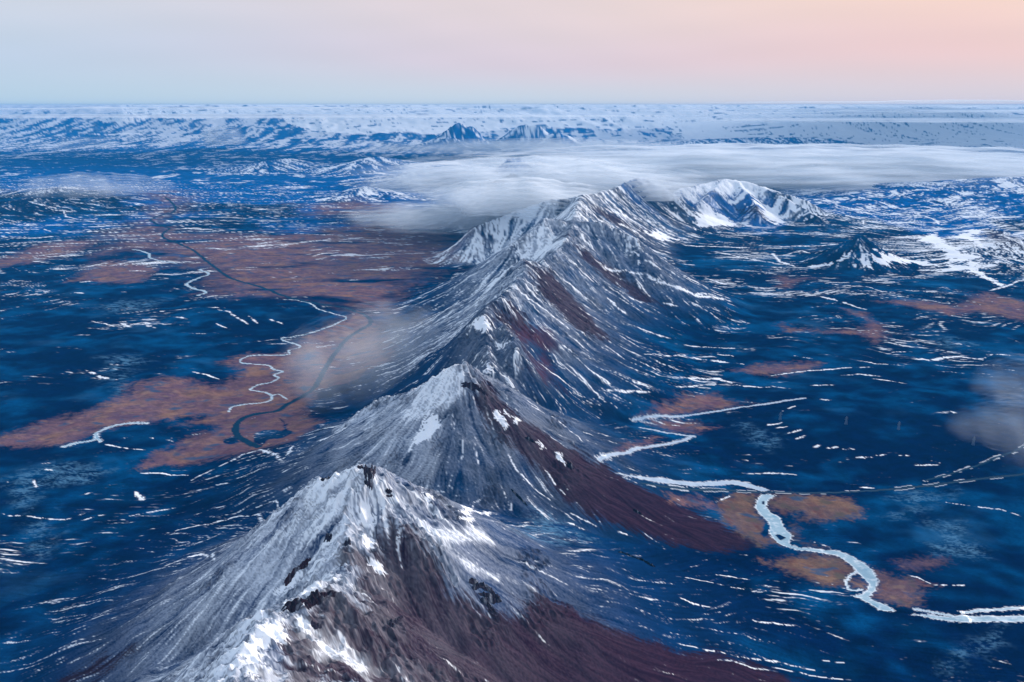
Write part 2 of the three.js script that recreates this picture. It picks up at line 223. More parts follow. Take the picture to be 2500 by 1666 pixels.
  ["brown","f",[-49.9,-1544.2,6.1,-1650.8,37.3,-1636.9,5.8,-1536.5,-37.5,-1511.9]],
  ["brown","g",[-445.4,-657.3,-403.9,-664.5,-368.5,-662.2,-357.4,-656.1,-379.9,-647.2,-397.2,-637.6]],
  ["brown","h",[2344,-4028,2456,-3964,2148,-3306,2088,-3205,2000,-3259,2193,-3721]],
  ["brown","i",[1233,-4466,1305,-4399,1373,-4308,1437,-4271,1322,-4240,1267,-4308]],
  ["white","secondtop",[-74.3,-1172.5,-154,-1448.6,-150.1,-1167.5,-173.5,-1130.4,-166.1,-1105.7,-120.1,-1112.3,-80.7,-1117.5,-68.3,-1136.7,-62.9,-1168.6]],
  ["white","face",[98.8,-2450.8,125.1,-2428.4,156.4,-2288,134.3,-2192.5,73,-2309,12.9,-2337.3,30.7,-2380.3]],
  ["white","fronttop",[-271.6,-1064.6,-151.4,-722.1,-136,-724.9,-116.8,-727.7,-95.4,-715.8,-74.7,-723.6,-105.8,-685.7,-127.5,-680.7,-146.9,-672,-186.7,-666.7,-219.1,-679.9,-243.5,-688.3,-210.4,-708.2]],
  ["white","shoulder",[-107.1,-696.6,-67.1,-720.2,-24.5,-779.4,-19,-746.9,-50.9,-693.7,0,-703.1,30.8,-703.3,0,-695,-42.6,-671.7,-77.5,-676.9]],
  ["white","frontlow",[-185.8,-660.2,-149,-655,-147.4,-611.1,-131.4,-591.9,-119.4,-591.7,-149.9,-567.6,-167,-521.9,-179.1,-507.8,-190.5,-620.9]],
  ["white","frontnear",[-168.9,-516.9,-155.2,-518.6,-138.6,-514.8,-118.3,-519.7,-96.1,-516.2,-102.2,-489.2,-138.8,-473.4,-155,-496.5]],
  ["white","massiftop",[1502,-6653,1168,-4606,1941,-6300,1561,-4689,1276,-4586,1027,-4529]],
  ["frost","a",[623.4,-1089,670.4,-1085.4,686.5,-1074.4,655.5,-1033.3,665.3,-1012.7,673.8,-998,656.6,-982.3,618.6,-987.6,590,-992.6,592,-1017.2,624.6,-1039.4]],
  ["frost","b",[601.9,-1156.5,652.1,-1187,692.3,-1171.4,730.1,-1189.2,684.4,-1147.5,643.9,-1121.9,600.4,-1097.9,564.4,-1098,620,-1120.2]],
  ["frost","c",[-859.4,-1229.6,-842.9,-1252.1,-806.7,-1297,-743.3,-1285,-685.6,-1261.3,-699.4,-1207.9,-758.5,-1182.9,-741,-1111.2,-783.1,-1135.3]],
  ["frost","d",[-734,-1079.1,-706.6,-1089.3,-640.1,-1000.8,-642.2,-974.8,-687.8,-1011]],
  ["frost","e",[442,-1483.8,467.2,-1450.4,501,-1394.3,464.5,-1329.5,438.5,-1369]],
  ["frost","g",[-1283,-2399,-1244.1,-2521.5,-1098.9,-2516.6,-1106.3,-2370.1,-1199.4,-2338.7]],
  ["frost","h",[-1001.2,-1880.2,-939.5,-1903.2,-877.4,-1844.6,-889.4,-1761.6,-849.6,-1632.1,-936.4,-1745.1]],
  ["frost","i",[1112.5,-2066.6,1201.9,-2086.4,1207.7,-2023.5,1126.5,-1980]],
  ["frost","k",[-11.1,-800.8,28.7,-983.8,78.6,-973.5,115.3,-938.8,51.5,-848.3]],
  ["frost","l",[478.9,-757,511.6,-787.7,557.4,-808.6,592.8,-824.5,568.9,-798.4,512.2,-763.9,476.8,-737]],
];
const LINES = [
  ["river","main",3.2,[464.5,-949.6,450.9,-939.5,436.2,-915.7,436.2,-901.7,451.7,-903.4]],
  ["river","lower",4,[498.6,-859.6,517.7,-850.7,534.4,-841.7]],
  ["river","lower2",4.5,[549.2,-849.1,584.2,-856.1,643.8,-863.3]],
  ["river","zigzag",7,[133,-1127.2,165.7,-1173.1,232.1,-1275.3,299.3,-1344.7,334.8,-1392.8]],
  ["river","zigzag2",7,[247.1,-1413.3,295.2,-1404.5,341.3,-1398.2]],
  ["river","zigzag3",7,[234.1,-1452.2,325.9,-1497.9,422.2,-1534.7,520.9,-1568.2,619.9,-1599.5]],
  ["river","west",7,[-824.1,-1362.9,-807.4,-1378.1,-787.8,-1383.1,-780.2,-1396,-791,-1416.6,-786.3,-1436.7,-772.6,-1456.1,-755.8,-1469.4,-721.6,-1473.8]],
  ["river","west2",5,[-782.7,-1399.8,-764,-1379.6]],
  ["brook","a",5,[-580.7,-1539.6,-581.4,-1564.8,-559.9,-1574.9,-534.8,-1583.7,-515.7,-1603.1,-518.5,-1629.5,-537.2,-1654.9,-580.2,-1678.1,-572.1,-1705.7,-546.4,-1720.8,-535.7,-1743.3,-551.4,-1762.6,-537.7,-1787.9,-569.3,-1812.8,-584.1,-1839.4,-653.2,-1855.6,-665.6,-1871.6,-652.1,-1910,-559.2,-1920.7,-567.5,-1952,-546.1,-1986,-567.1,-2008.4,-611.5,-2044.5,-560.9,-2077.8,-520,-2143.9,-499.1,-2180.7,-480.9,-2257.1,-525.8,-2287.6,-579.5,-2332.3,-613.2,-2381.8,-716.5,-2461.5]],
  ["brook","b",4,[-518.5,-1629.5,-507.4,-1641.1,-479.7,-1609.8]],
  ["brook","c",10,[-1031.1,-2577,-1021,-2616,-1091,-2684,-1149,-2780,-1145,-2851,-1124,-2927,-1188,-3010,-1169,-3036]],
  ["brook","d",9,[-1328,-3136,-1471,-3236,-1537,-3360,-1629,-3427]],
  ["road","west",13,[-447.6,-1311,-491.3,-1371.1,-514.6,-1399.8,-535.5,-1443.9,-540.6,-1486,-525.1,-1512.5,-481,-1537.3,-463.4,-1594.9,-439.9,-1656,-438.6,-1732.8,-446.9,-1915,-438.3,-2065.6,-421,-2150.8,-401.5,-2191.7,-406.7,-2229.8,-430.2,-2283.8,-495.2,-2358.4,-638.5,-2410.4,-865,-2709,-1035,-2881,-1205,-3154,-1344,-3383,-1500,-3594,-1602,-3697,-1650,-3778,-1694,-3973]],
  ["road","west2",14,[-1696,-3977,-1888,-4201,-1902,-4317,-1886,-4510,-2042,-4850,-2137,-5004]],
  ["road","east",7,[197.3,-1104.9,347,-1162.8,420,-1172,527.3,-1176.9,641,-1194.3,760.3,-1218,802,-1227.6,887.3,-1247.4]],
  ["track","east",5,[688,-1218,760.2,-1251.5,838.1,-1291.5,956.4,-1371.1]],
  ["snow","s0",150,[-6043,-12050,-5853,-12255,-5652,-12421]],
  ["snow","s1",120,[-7262,-14172,-6706,-14178,-6170,-14228]],
  ["snow","s2",40,[-7705,-12431,-7083,-13114]],
  ["snow","s3",6,[-481.8,-1001,-428.7,-1015.5,-396.7,-1033.2,-360.4,-1027.3,-241,-733.8]],
  ["snow","s4",6,[-421.2,-856.3,-402.6,-864.9,-379,-866.3,-362.2,-847.5,-316.2,-754.9]],
  ["snow","s5",2.2,[-428,-932.3,-398.1,-937.5,-388.6,-957.1]],
  ["snow","s6",1.6,[-478.5,-1064.4,-446,-1079,-410.7,-1075]],
  ["snow","s7",2.5,[-530.1,-1111.8,-514.7,-1113.6]],
  ["snow","s8",2,[-377.4,-1047.2,-341.5,-1052.4,-208.6,-738.9]],
  ["snow","s9",4,[-633.6,-1247.1,-595.9,-1252.4,-544,-1236.8]],
  ["snow","s10",5,[-531.5,-1211.5,-494.2,-1254.6,-468.4,-1285.5,-438.4,-1290.8]],
  ["snow","s11",7,[-438.4,-1290.8,-402.6,-1249.8,-372.4,-1189.8]],
  ["snow","s12",8,[-372.4,-1189.8,-368.9,-1221.1,-372.4,-1266.2]],
  ["snow","s13",8,[-323.4,-1230,-287,-1204.3,-263,-1199.7]],
  ["snow","s14",3,[-477.5,-1178.8,-453.2,-1172.6]],
  ["snow","s15",3,[-456.8,-1183.3,-419.5,-1182.6]],
  ["snow","s16",8,[-1006.1,-1795.4,-942.5,-1743.7,-892.8,-1724.3]],
  ["snow","s17",6,[-747.1,-1782.2,-705.8,-1763.6,-669,-1736.3]],
  ["snow","s18",3,[-579.9,-1092.4,-553.8,-1099.9,-516.8,-1114.6]],
  ["snow","s19",4,[-691.9,-1157.1,-675.1,-1170.4]],
  ["snow","s20",4,[-647.7,-1083.9,-619,-1098.8]],
  ["snow","s21",4,[-749.1,-1366.2,-731.6,-1358.2,-699.6,-1347.2,-668,-1345.3]],
  ["snow","s22",3,[-787.1,-1111.5,-766.4,-1099.7,-708.7,-1093.2,-675.3,-1089.3,-653.1,-1107.9]],
  ["snow","s23",8,[-609,-1176.3,-575.6,-1138.5]],
  ["snow","s24",5,[-797.1,-1219.1,-777.5,-1193.2]],
  ["snow","s25",4,[-799.2,-1256.2,-784.1,-1254.1]],
  ["snow","s26",4,[-848.9,-1216.7,-836,-1212]],
  ["snow","s27",4,[-647.4,-1392.9,-627.9,-1382.4]],
  ["snow","s28",4,[-687.3,-1399.3,-671.8,-1395.3]],
  ["snow","s29",5,[-1209.3,-2235.1,-1143.2,-2187.8,-1077.2,-2144.7]],
  ["snow","s30",14,[-1111.6,-2200.6,-1078.3,-2165.1,-1049.3,-2138.1]],
  ["snow","s31",9,[-1072.4,-2179.5,-1043.4,-2189.5,-990.9,-2165]],
  ["snow","s32",9,[-1035.4,-2171.7,-981.5,-2132.6]],
  ["snow","s33",9,[-999,-2264.5,-927.4,-2214.6]],
  ["snow","s34",7,[-876,-2320.7,-817,-2263.9,-775.1,-2213,-738.6,-2169.8]],
  ["snow","s35",6,[-758.3,-2240.5,-712.5,-2172.6]],
  ["snow","s36",9,[-691.5,-2215,-643,-2175.2]],
  ["snow","s37",5,[-828.9,-2173.7,-788.9,-2140.5]],
  ["snow","s38",6,[-916.9,-2348.4,-859.7,-2337.4]],
  ["snow","s39",12,[-937,-3668,-876,-3698,-792,-3688,-719,-3661]],
  ["snow","s40",14,[-1056,-3584,-964,-3611]],
  ["snow","s41",10,[-1059,-3903,-786,-3831]],
  ["snow","s42",10,[-1446,-2991,-1381,-3000]],
  ["snow","s43",9,[-1528,-2786,-1495,-2803]],
  ["snow","s44",8,[-1456,-2608,-1418,-2601]],
  ["snow","s45",10,[-2227,-4149,-2059,-4147]],
  ["snow","s46",10,[-2431,-4379,-2354,-4248,-2230,-4171]],
  ["snow","s47",9,[-2632,-4142,-2438,-4039,-2147,-3800]],
  ["snow","s48",10,[-2758,-4606,-2627,-4519,-2452,-4405]],
  ["snow","s49",26,[-3000,-4757,-2996,-4976,-3322,-5624]],
  ["snow","s50",14,[989.6,-1892.8,1030.3,-1886.1,1124,-1917.9]],
  ["snow","s51",12,[1124,-1917.9,1154.3,-1886.8,1198,-1918.9,1252.1,-1922]],
  ["snow","s52",8,[399.4,-1870.5,492.9,-1879.5,562.9,-1856.2]],
  ["snow","s53",6,[366.7,-1703.2,472.2,-1736.7,509.6,-1688.3,575.2,-1686.8]],
  ["snow","s54",7,[355.5,-1645.3,423,-1684.9]],
  ["snow","s55",6,[762.2,-1769,813.1,-1776,849.6,-1750.3]],
  ["snow","s56",6,[824.5,-1738.8,850.3,-1714.6,883.3,-1698.9]],
  ["snow","s57",6,[600.4,-1767.9,703,-1805.5,779,-1820.8,872.4,-1817.7]],
  ["snow","s58",6,[843,-1891.5,880.1,-1851.2,938.7,-1824.3]],
  ["snow","s59",26,[759,-3538,891,-3540,1112,-3510]],
  ["snow","s60",16,[1112,-3510,1291,-3558,1470,-3594]],
  ["snow","s61",18,[861,-3414,926,-3302,1001,-3183]],
  ["snow","s62",14,[1118,-3446,1078,-3200,1108,-3060]],
  ["snow","s63",10,[1128,-3316,1242,-3416,1292,-3185]],
  ["snow","s64",10,[940.3,-2547.1,990.2,-2488.2,1035.5,-2423.9,1074.6,-2363.1]],
  ["snow","s65",7,[1194,-2705,1217,-2607,1255.5,-2563.2]],
  ["snow","s66",12,[1309,-2792,1360,-2767]],
  ["snow","s67",6,[1081,-2730,1156,-2664]],
  ["snow","s68",9,[1619,-2663,1713,-2720,1838,-2842]],
  ["snow","s69",14,[1919,-3114,1943,-3005]],
  ["snow","s70",14,[2371,-3882,2094,-3264]],
  ["snow","s71",4,[653.3,-1685.4,721.3,-1691.1]],
  ["snow","s72",5,[580.9,-1694.6,616.9,-1655.8]],
  ["snow","s73",6,[489,-1446.5,528.2,-1461.9]],
  ["snow","s74",5,[507,-1431.3,533,-1441.5]],
  ["snow","s75",6,[522.1,-1408.1,552.8,-1424.5]],
  ["snow","s76",6,[529.1,-1386.7,551.4,-1399.8]],
  ["snow","s77",6,[651.7,-1592.8,671.4,-1587]],
  ["snow","s78",4,[548.7,-1525,584.3,-1550.8]],
  ["snow","s79",6,[549.4,-1350.9,565.2,-1357.6]],
  ["snow","s80",6,[572,-1346.5,594.5,-1349.8]],
  ["snow","s81",6,[595.6,-1338.5,619.4,-1338.2]],
  ["snow","s82",22,[482.2,-2315.4,517,-2310.6,571,-2313,665.4,-2382.1]],
  ["snow","s83",14,[697,-2844,745,-2718]],
  ["snow","s84",7,[883.9,-1512.8,892.2,-1502.9]],
  ["snow","s85",5,[420.9,-1979.3,519.5,-1990.1,623.8,-1967.9]],
  ["snow","s86",5,[517.4,-1934.7,561.8,-1905.7]],
  ["snow","s87",5,[703.7,-1912.6,741.1,-1893.1]],
  ["snow","s88",5,[952.7,-1948.6,1016.5,-1949.1]],
  ["snow","s89",11,[221.8,-2292.7,268.1,-2317.2,318.1,-2331,398.9,-2341.9]],
  ["snow","s90",15,[398.9,-2341.9,413.8,-2322.5,486.4,-2308.1,531.3,-2309.3,654.4,-2388.7]],
  ["snow","s91",11,[360.1,-2425.3,395.9,-2388.1,457.1,-2372.3]],
  ["snow","s92",11,[254.1,-2103.8,279.3,-2076.9,306.2,-2066.8]],
  ["snow","s93",12,[385.3,-2450.2,568,-3261]],
  ["snow","s94",12,[322.8,-2165.1,369.6,-2195.3]],
  ["snow","s95",9,[417.9,-2232.4,472.5,-2227.7]],
  ["snow","s96",7,[303.4,-2014,410.7,-2003.2]],
  ["snow","s97",7,[299.2,-1784.3,426,-1888.3,548.6,-1862.5]],
  ["snow","s98",5,[375.1,-1707.9,474.7,-1743.7,505.2,-1702.1]],
  ["snow","s99",6,[168.9,-1517.3,286.5,-1576.3]],
  ["snow","s100",16,[385,-3344,520,-3585]],
  ["snow","s101",14,[429,-3285,537,-3384]],
  ["snow","s102",6,[85.2,-1728.5,130.1,-1703.3]],
  ["snow","s103",7,[112,-2066,190,-2056.7]],
  ["snow","s104",2.6,[271.8,-812.6,287.4,-806.2,316.2,-808.6,331.1,-810.9]],
  ["snow","s105",3,[193.6,-826.3,210.3,-821.1,237.3,-822.8]],
  ["snow","s106",1.6,[174.2,-729.7,206,-728.7,247.5,-732.7,290.8,-740.6,322.8,-737.7,355.7,-738.4]],
  ["snow","s107",1.5,[279.2,-729.6,319.5,-728.5,374.6,-725.4]],
  ["snow","s108",1.5,[343.6,-754.5,369.1,-752.1]],
  ["snow","s109",1.8,[205.1,-882.5,230.1,-885.2,273.9,-879.4,304.8,-881.8]],
  ["snow","s110",2,[261.8,-906.3,311.7,-911.2]],
  ["snow","s111",4,[386.5,-1239,434.2,-1246.9,483.8,-1237.9]],
  ["snow","s112",6,[609.3,-1306.3,637.9,-1306]],
  ["snow","s113",5,[645,-1316.1,668.4,-1321.4]],
  ["snow","s114",4,[693.2,-1274.1,742.6,-1279.9]],
  ["snow","s115",4,[689.2,-1315.1,706.9,-1313.7]],
  ["snow","s116",5,[565.2,-1198.3,593.3,-1195.8]],
  ["snow","s117",2.6,[522.7,-938,537.5,-931.6,546.9,-918.9]],
  ["snow","s118",3,[548.9,-915.4,566.6,-912.6]],
  ["snow","s119",3,[572,-912,588.6,-910.9]],
  ["snow","s120",2.5,[680.8,-1140.9,719.5,-1126.7,754.5,-1115.9,773.2,-1089.6]],
  ["snow","s121",2,[313.7,-1117.4,332.5,-1136.4,352.3,-1149.8]],
  ["snow","s122",3,[431.9,-1023.8,450.3,-1010.8]],
  ["snow","s123",3,[-5.8,-1060.5,4.8,-1039.8,25.5,-1025.1,53.9,-1006.7]],
  ["snow","s124",2.6,[-52.4,-1062.5,-47.3,-1035.7]],
  ["snow","s125",4,[31,-1187.8,50,-1193,81,-1193.6,111.6,-1159.7]],
  ["snow","s126",3,[68.4,-972,98.2,-967.1]],
  ["snow","s127",2.4,[79.7,-991.4,115.2,-976.9]],
  ["snow","s128",2.4,[143.3,-975.1,167.4,-972.2]],
  ["snow","s129",2.5,[-54.1,-761.6,-51.4,-979.3,-40.6,-986.9]],
  ["snow","s130",6,[170,-1518.8,223.7,-1540.1,287.8,-1577.9]],
  ["snow","s131",2.2,[43.2,-1059.4,75.4,-1021.6]],
  ["snow","s132",30,[1572,-4667,1553,-4455,1578,-4390]],
  ["snow","s133",16,[1949,-5203,1934,-4796,1994,-4584,1999,-4410]],
  ["snow","s134",14,[1808,-4612,1904,-4362,1832,-4191]],
  ["snow","s135",14,[2092,-5255,2171,-4816,2225,-4507]],
  ["snow","s136",16,[2225,-4507,2247,-4254,2211,-4167]],
  ["snow","s137",14,[2323,-5173,2411,-4871,2516,-4530]],
  ["snow","s138",12,[2516,-4530,2597,-4395]],
  ["snow","s139",26,[2496,-5092,2669,-5074]],
  ["snow","s140",20,[2730,-5111,2898,-5102]],
  ["snow","s141",24,[930,-4063,1252,-4192]],
];
const POINTS = {"pylon":[[528.3,-1475.5],[646.6,-1447.4],[736.3,-1421.4],[842.3,-1354.7]],"rock":[[-36.6,-660.1],[-30,-669.3],[-23,-671.1],[-17.3,-666.5],[-11.6,-663.6],[-28.1,-655.1],[-19.8,-654],[-14.2,-649.8],[-151.2,-720.7],[-146.6,-723.1],[-140.5,-707],[-135.3,-701.1],[-135.8,-723.6],[-166.8,-660.4],[-169.6,-653.8],[-184.8,-650.2],[-193.1,-654.8],[-198.6,-653.3],[-201.4,-647.1],[-207.6,-643.5],[-147.6,-647.3],[-145.9,-641],[-149.2,-546.1],[-156.8,-539.5],[-159.1,-526.9],[-168.4,-523.1],[-139.4,-548],[-143.3,-517.6],[-149,-514.4],[-94.7,-589.3],[-98.7,-560.6],[-95.3,-561.3],[-122,-704.7],[-116.6,-706.7],[-184.9,-730.4]],"rock2":[[136.4,-907.6],[144.1,-908.2],[159,-905.5],[169.5,-899.4],[180.1,-894.7],[-73.1,-1145.3],[-39.7,-1145.4],[20.2,-1094.9],[33.3,-1092.7],[80.8,-1079],[89.2,-1073.4],[0.6,-1005.8],[18.7,-986],[173.5,-1031.1],[183.1,-1023.8],[-24.6,-1046.2],[-18.2,-1037.7]]};
const MOUNTAINS = ["front", "second", "crags", "middle", "far", "veiled", "hidden", "massif", "cone", "edgehill", "snowhill", "lefthill", "knoll1", "knoll2", "knoll3", "knoll4", "twinpeak", "flattop", "foretop", "dome", "scarp", "horizon1", "horizon2", "horizon3", "swell"];

function prep(list, at) {
  for (const f of list) {
    const p = f[at], m = at === 3 ? f[2] + 4 : 0; let x0 = 1e9, x1 = -1e9, z0 = 1e9, z1 = -1e9;
    for (let i = 0; i < p.length; i += 2) { x0 = Math.min(x0, p[i]); x1 = Math.max(x1, p[i]); z0 = Math.min(z0, p[i + 1]); z1 = Math.max(z1, p[i + 1]); }
    const depth = -z0, pad = m + 40 + Math.min(420, depth * 0.055);
    f.box = [x0 - pad, x1 + pad, z0 - pad, z1 + pad];
  }
}
prep(POLYS, 2); prep(LINES, 3);
function polyDistance(p, x, z) {                     // negative inside
  let best = 1e18, inside = false; const n = p.length;
  for (let i = 0, j = n - 2; i < n; j = i, i += 2) {
    const ax = p[j], az = p[j + 1], bx = p[i], bz = p[i + 1], ex = bx - ax, ez = bz - az, wx = x - ax, wz = z - az;
    let t = (wx * ex + wz * ez) / (ex * ex + ez * ez + 1e-9); t = t < 0 ? 0 : t > 1 ? 1 : t;
    const dx = wx - ex * t, dz = wz - ez * t, d = dx * dx + dz * dz; if (d < best) best = d;
    if ((bz > z) !== (az > z) && x < ((ax - bx) * (z - bz)) / (az - bz) + bx) inside = !inside;
  }
  return inside ? -Math.sqrt(best) : Math.sqrt(best);
}
let lineAt = 0;
function lineDistance(p, x, z) {
  let best = 1e18, total = 0; const n = p.length;
  for (let i = 0; i + 3 < n; i += 2) {
    const ex = p[i + 2] - p[i], ez = p[i + 3] - p[i + 1], wx = x - p[i], wz = z - p[i + 1], L2 = ex * ex + ez * ez + 1e-9;
    let t = (wx * ex + wz * ez) / L2; t = t < 0 ? 0 : t > 1 ? 1 : t;
    const dx = wx - ex * t, dz = wz - ez * t, d = dx * dx + dz * dz;
    if (d < best) { best = d; lineAt = (i / 2 + t) / (n / 2 - 1); }
  }
  return Math.sqrt(best);
}
// rounded courses for rivers and roads
for (const f of LINES) if (f[0] !== 'snow') {
  const v = []; for (let i = 0; i < f[3].length; i += 2) v.push(new THREE.Vector3(f[3][i], 0, f[3][i + 1]));
  const c = new THREE.CatmullRomCurve3(v, false, 'centripetal'); f[3] = c.getPoints(v.length * 5).flatMap((q) => [q.x, q.z]);
}

// ================================================================ the land: one sheet, finer where it is nearer
const CLASS = [];                                     // what a piece of the sheet is: {kind, which}
const classOf = (() => { const m = new Map(); return (kind, which) => { const k = kind + '|' + which; if (!m.has(k)) { m.set(k, CLASS.length); CLASS.push({ kind, which }); } return m.get(k); }; })();
const GROUND = classOf('ground', '');

const rows = [];
{
  const knots = [[330, 1.35], [900, 1.4], [1400, 2.2], [2600, 5.2], [4800, 13], [8000, 40], [14000, 100], [17900, 110]];
  let D = 330, k = 0;
  while (D < 17880) { rows.push(D); while (D > knots[k + 1][0]) k++; const [a, pa] = knots[k], [b, pb] = knots[k + 1]; D += pa * Math.pow(pb / pa, (D - a) / (b - a)); }
}
const NR = rows.length, NC = 880, NV = NR * NC;
console.log('rows', NR, 'vertices', NV);
const pos = new Float32Array(NV * 3), nor = new Float32Array(NV * 3), col = new Float32Array(NV * 3), cls = new Int16Array(NV), under = new Int16Array(NV), rough = null;
const C = [0, 0, 0];
const set = (r, g, b) => { C[0] = r; C[1] = g; C[2] = b; };
const blend = (r, g, b, t) => { C[0] += (r - C[0]) * t; C[1] += (g - C[1]) * t; C[2] += (b - C[2]) * t; };

const coarse = (x, z) => Math.pow(2, Math.max(0, Math.round(Math.log2(-z / 950) + 0.45 * n2(x / 90, z / 90) + 0.3 * n2(x / 23, z / 23))));
const mossNear = { river_west: 1, river_north: 0.8, river_south: 1, river_east: 0.35, river_isle: 0.6, far_bank: 0.8 };
// x of the main crest line at a given z, from the nearest mountain to the far ridge
const CREST = RIDGES.filter((_, i) => [0, 4, 7, 8, 12].includes(i)).flatMap((r) => r[3]).map((p) => [-p[1], p[0]]).sort((a, b) => a[0] - b[0]);
function crestX(z) { const D = -z; let i = 0; while (i + 2 < CREST.length && CREST[i + 1][0] < D) i++; const [a, p] = CREST[i], [b, q] = CREST[i + 1]; return p + (q - p) * clamp01((D - a) / (b - a || 1)); }
function paint(x, z, y) {                             // base colour and class of the land at (x, z); HIT holds the flank it lies on
  const D = -z, id = HIT.id, hr = HIT.h, hc = HIT.hc;
  const name = id >= 0 ? MOUNTAINS[id] : '';
  const flank = id >= 0 && name !== 'swell' && hc > 40;
  const px = coarse(x, z);                            // detail grows coarser with distance, in steps with frayed borders
  let kl = flank && hr > (D < 9000 ? 9 : 25) ? classOf('mountain', name) : GROUND;
  // ---- volcanic sand, blue-black, with paler wind-blown sheets
  const broad = fbm(x / 420 + 7, z / 300, 3), sheet = fbm(x / 120 - 3 + 0.6 * broad, z / 92 + 11 + 0.5 * broad, 4), grain = n2(x / (2.2 * px), z / (2.2 * px));
  const lift = sstep(-0.25, 0.7, sheet + 0.8 * broad + 0.25 * n2(x / 40 + 8, z / 32));
  const mott = 1 + 0.2 * n2(x / (5 * px), z / (3.4 * px)) + 0.14 * grain + 0.26 * n2(x / (19 * px) + 4, z / (16 * px));
  set(mix(0.0006, 0.001, lift), mix(0.009, 0.056, lift) * mott, mix(0.046, 0.16, lift) * mott);
  const hazeBlue = sstep(-0.08, 0.14, fbm(x / 900 + 3, z / 1300 - 8, 5) + (D - 4300) / 3200);      // blue haze painted into the far ground colour, growing with distance, lobed edge
  blend(0.001, 0.085 * mott, 0.3 * mott, hazeBlue * 0.85);
  const veil = sstep(0.18, 0.75, fbm(x / 190 + 31, z / 120 - 4 + 0.5 * broad, 5) + 0.45 * broad);       // thin frost
  blend(0.03, 0.13, 0.27, veil * 0.4);
  let lim = 1.9, dust = 0;                            // how far above the usual a line must stand to hold snow
  const l1 = lic1[vi], l2 = lic2[vi], l3 = lic3[vi];
  // ---- flanks
  const up0 = flank ? clamp01(hr / hc) : 0;
  if (flank) {
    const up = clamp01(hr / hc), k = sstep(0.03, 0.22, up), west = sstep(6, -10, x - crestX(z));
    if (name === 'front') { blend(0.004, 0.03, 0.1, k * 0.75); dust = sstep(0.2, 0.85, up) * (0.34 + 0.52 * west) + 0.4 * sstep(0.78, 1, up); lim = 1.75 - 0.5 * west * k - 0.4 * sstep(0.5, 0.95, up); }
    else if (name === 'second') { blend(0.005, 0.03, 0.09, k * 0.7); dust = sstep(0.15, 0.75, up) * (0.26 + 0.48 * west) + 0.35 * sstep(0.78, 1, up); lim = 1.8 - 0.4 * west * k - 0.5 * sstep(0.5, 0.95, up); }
    else if (name === 'crags') { blend(0.008, 0.03, 0.085, k * 0.8); dust = 0.22 * sstep(0.5, 1, up); lim = 1.7 - 0.45 * sstep(0.7, 1, up); }
    else if (name === 'middle') { blend(0.004, 0.032, 0.1, k * 0.7); dust = (sstep(0.08, 0.7, up) * (0.28 + 0.36 * west) + 0.2 * sstep(0.8, 1, up)) * (0.8 + 0.3 * n2(x / 140, z / 140)); lim = 1.5 - 0.45 * west * k - 0.4 * up; }
    else if (name === 'far') { dust = 0.15 + 0.6 * west + 0.2 * sstep(0.8, 1, up); lim = 0.9 - 0.5 * up - 0.6 * west; }
    else if (name === 'veiled' || name === 'hidden') { dust = 0.2; lim = 0.9 - 0.4 * up; }
    else if (name === 'massif') { dust = 0.06; lim = 0.3; }
    else if (name === 'cone') { lim = 1.3; }
    else if (name === 'lefthill') { lim = 1.15 - 0.9 * sstep(0.8, 1, up); blend(0.035, 0.035, 0.09, 0.7 * sstep(0.6, 0.95, up) * sstep(-0.2, 0.3, n2(x / 260, z / 260))); }
    else if (name === 'snowhill') { lim = 0.75; }
    else if (name.startsWith('horizon') || name === 'dome') lim = -1.4; else if (name === 'scarp') lim = 0.1; else lim = 0.6 - 0.7 * up - 1.0 * sstep(13000, 16000, D);
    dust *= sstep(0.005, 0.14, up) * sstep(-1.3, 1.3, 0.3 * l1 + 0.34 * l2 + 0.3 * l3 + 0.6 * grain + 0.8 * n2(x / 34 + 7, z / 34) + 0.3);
    // dark rock ribs among the scree
    const crag = Math.max(sstep(0.35, 0.7, n2(x / 9 + 3, z / 9) + 0.6 * n2(x / 4, z / 4)) * sstep(0.68, 0.95, up), sstep(0.2, 0.5, n2(x / 52 + 11, z / 52 - 4)) * sstep(0.3, 0.5, up) * sstep(-0.1, 0.45, n2(x / 5.5, z / 5.5) + 0.6 * n2(x / 2.4 + 5, z / 2.4)) * 0.8);
    blend(0.018, 0.014, 0.026, crag * 0.75 * (D < 5000 ? 1 : 0)); dust *= 1 - 0.6 * crag;
    const band = 1 + 0.1 * l2 + 0.06 * l1 + 0.12 * grain + 0.3 * n2(x / 45, z / 45); C[0] *= band; C[1] *= band; C[2] *= band;   // tone bands of the scree
  } else if (D > 3400) {
    const right = sstep(-400, 2200, x), mid = sstep(3400, 7000, D);
    lim = 1.3 - 0.8 * mid - 0.4 * right - 0.3 * sstep(8000, 12000, D) - 0.3 * sstep(11000, 13000, D) - 2.6 * sstep(15300, 16900, D) - 0.5 * sstep(-500, 2500, x) * sstep(7500, 9500, D) - 1.3 * fbm(x / 1900 + 1, z / 2600 + 6, 2);  // snow cover by region; farthest ground painted all white as horizon haze
    if (x < -2000 && D > 5600 && D < 9500) lim += 0.6 * sstep(-1500, -3500, x);
  } else {
    lim = 2.0 - 0.5 * sstep(300, 1000, x) * sstep(1300, 2400, D) - 0.6 * sstep(2300, 3400, D) - 0.9 * Math.max(0, fbm(x / 330 + 61, z / 330, 2)) + 0.5 * sstep(150, 400, x) * sstep(1300, 900, D) + 0.5 * sstep(2200, 1300, D);
  }
  let moss = 0, mossKind = -1, brown = 0, red = 0, white = 0, sand = 0, frost = 0, crust = 0, snowId = -1, river = 1e9, riverId = '', road = 1e9, roadId = '', isle = false;
  const wob = n2(x / (6 * px), z / (6 * px) + 2) * 2.4 * px + n2(x / (23 * px) + 5, z / (23 * px)) * 6 * px;
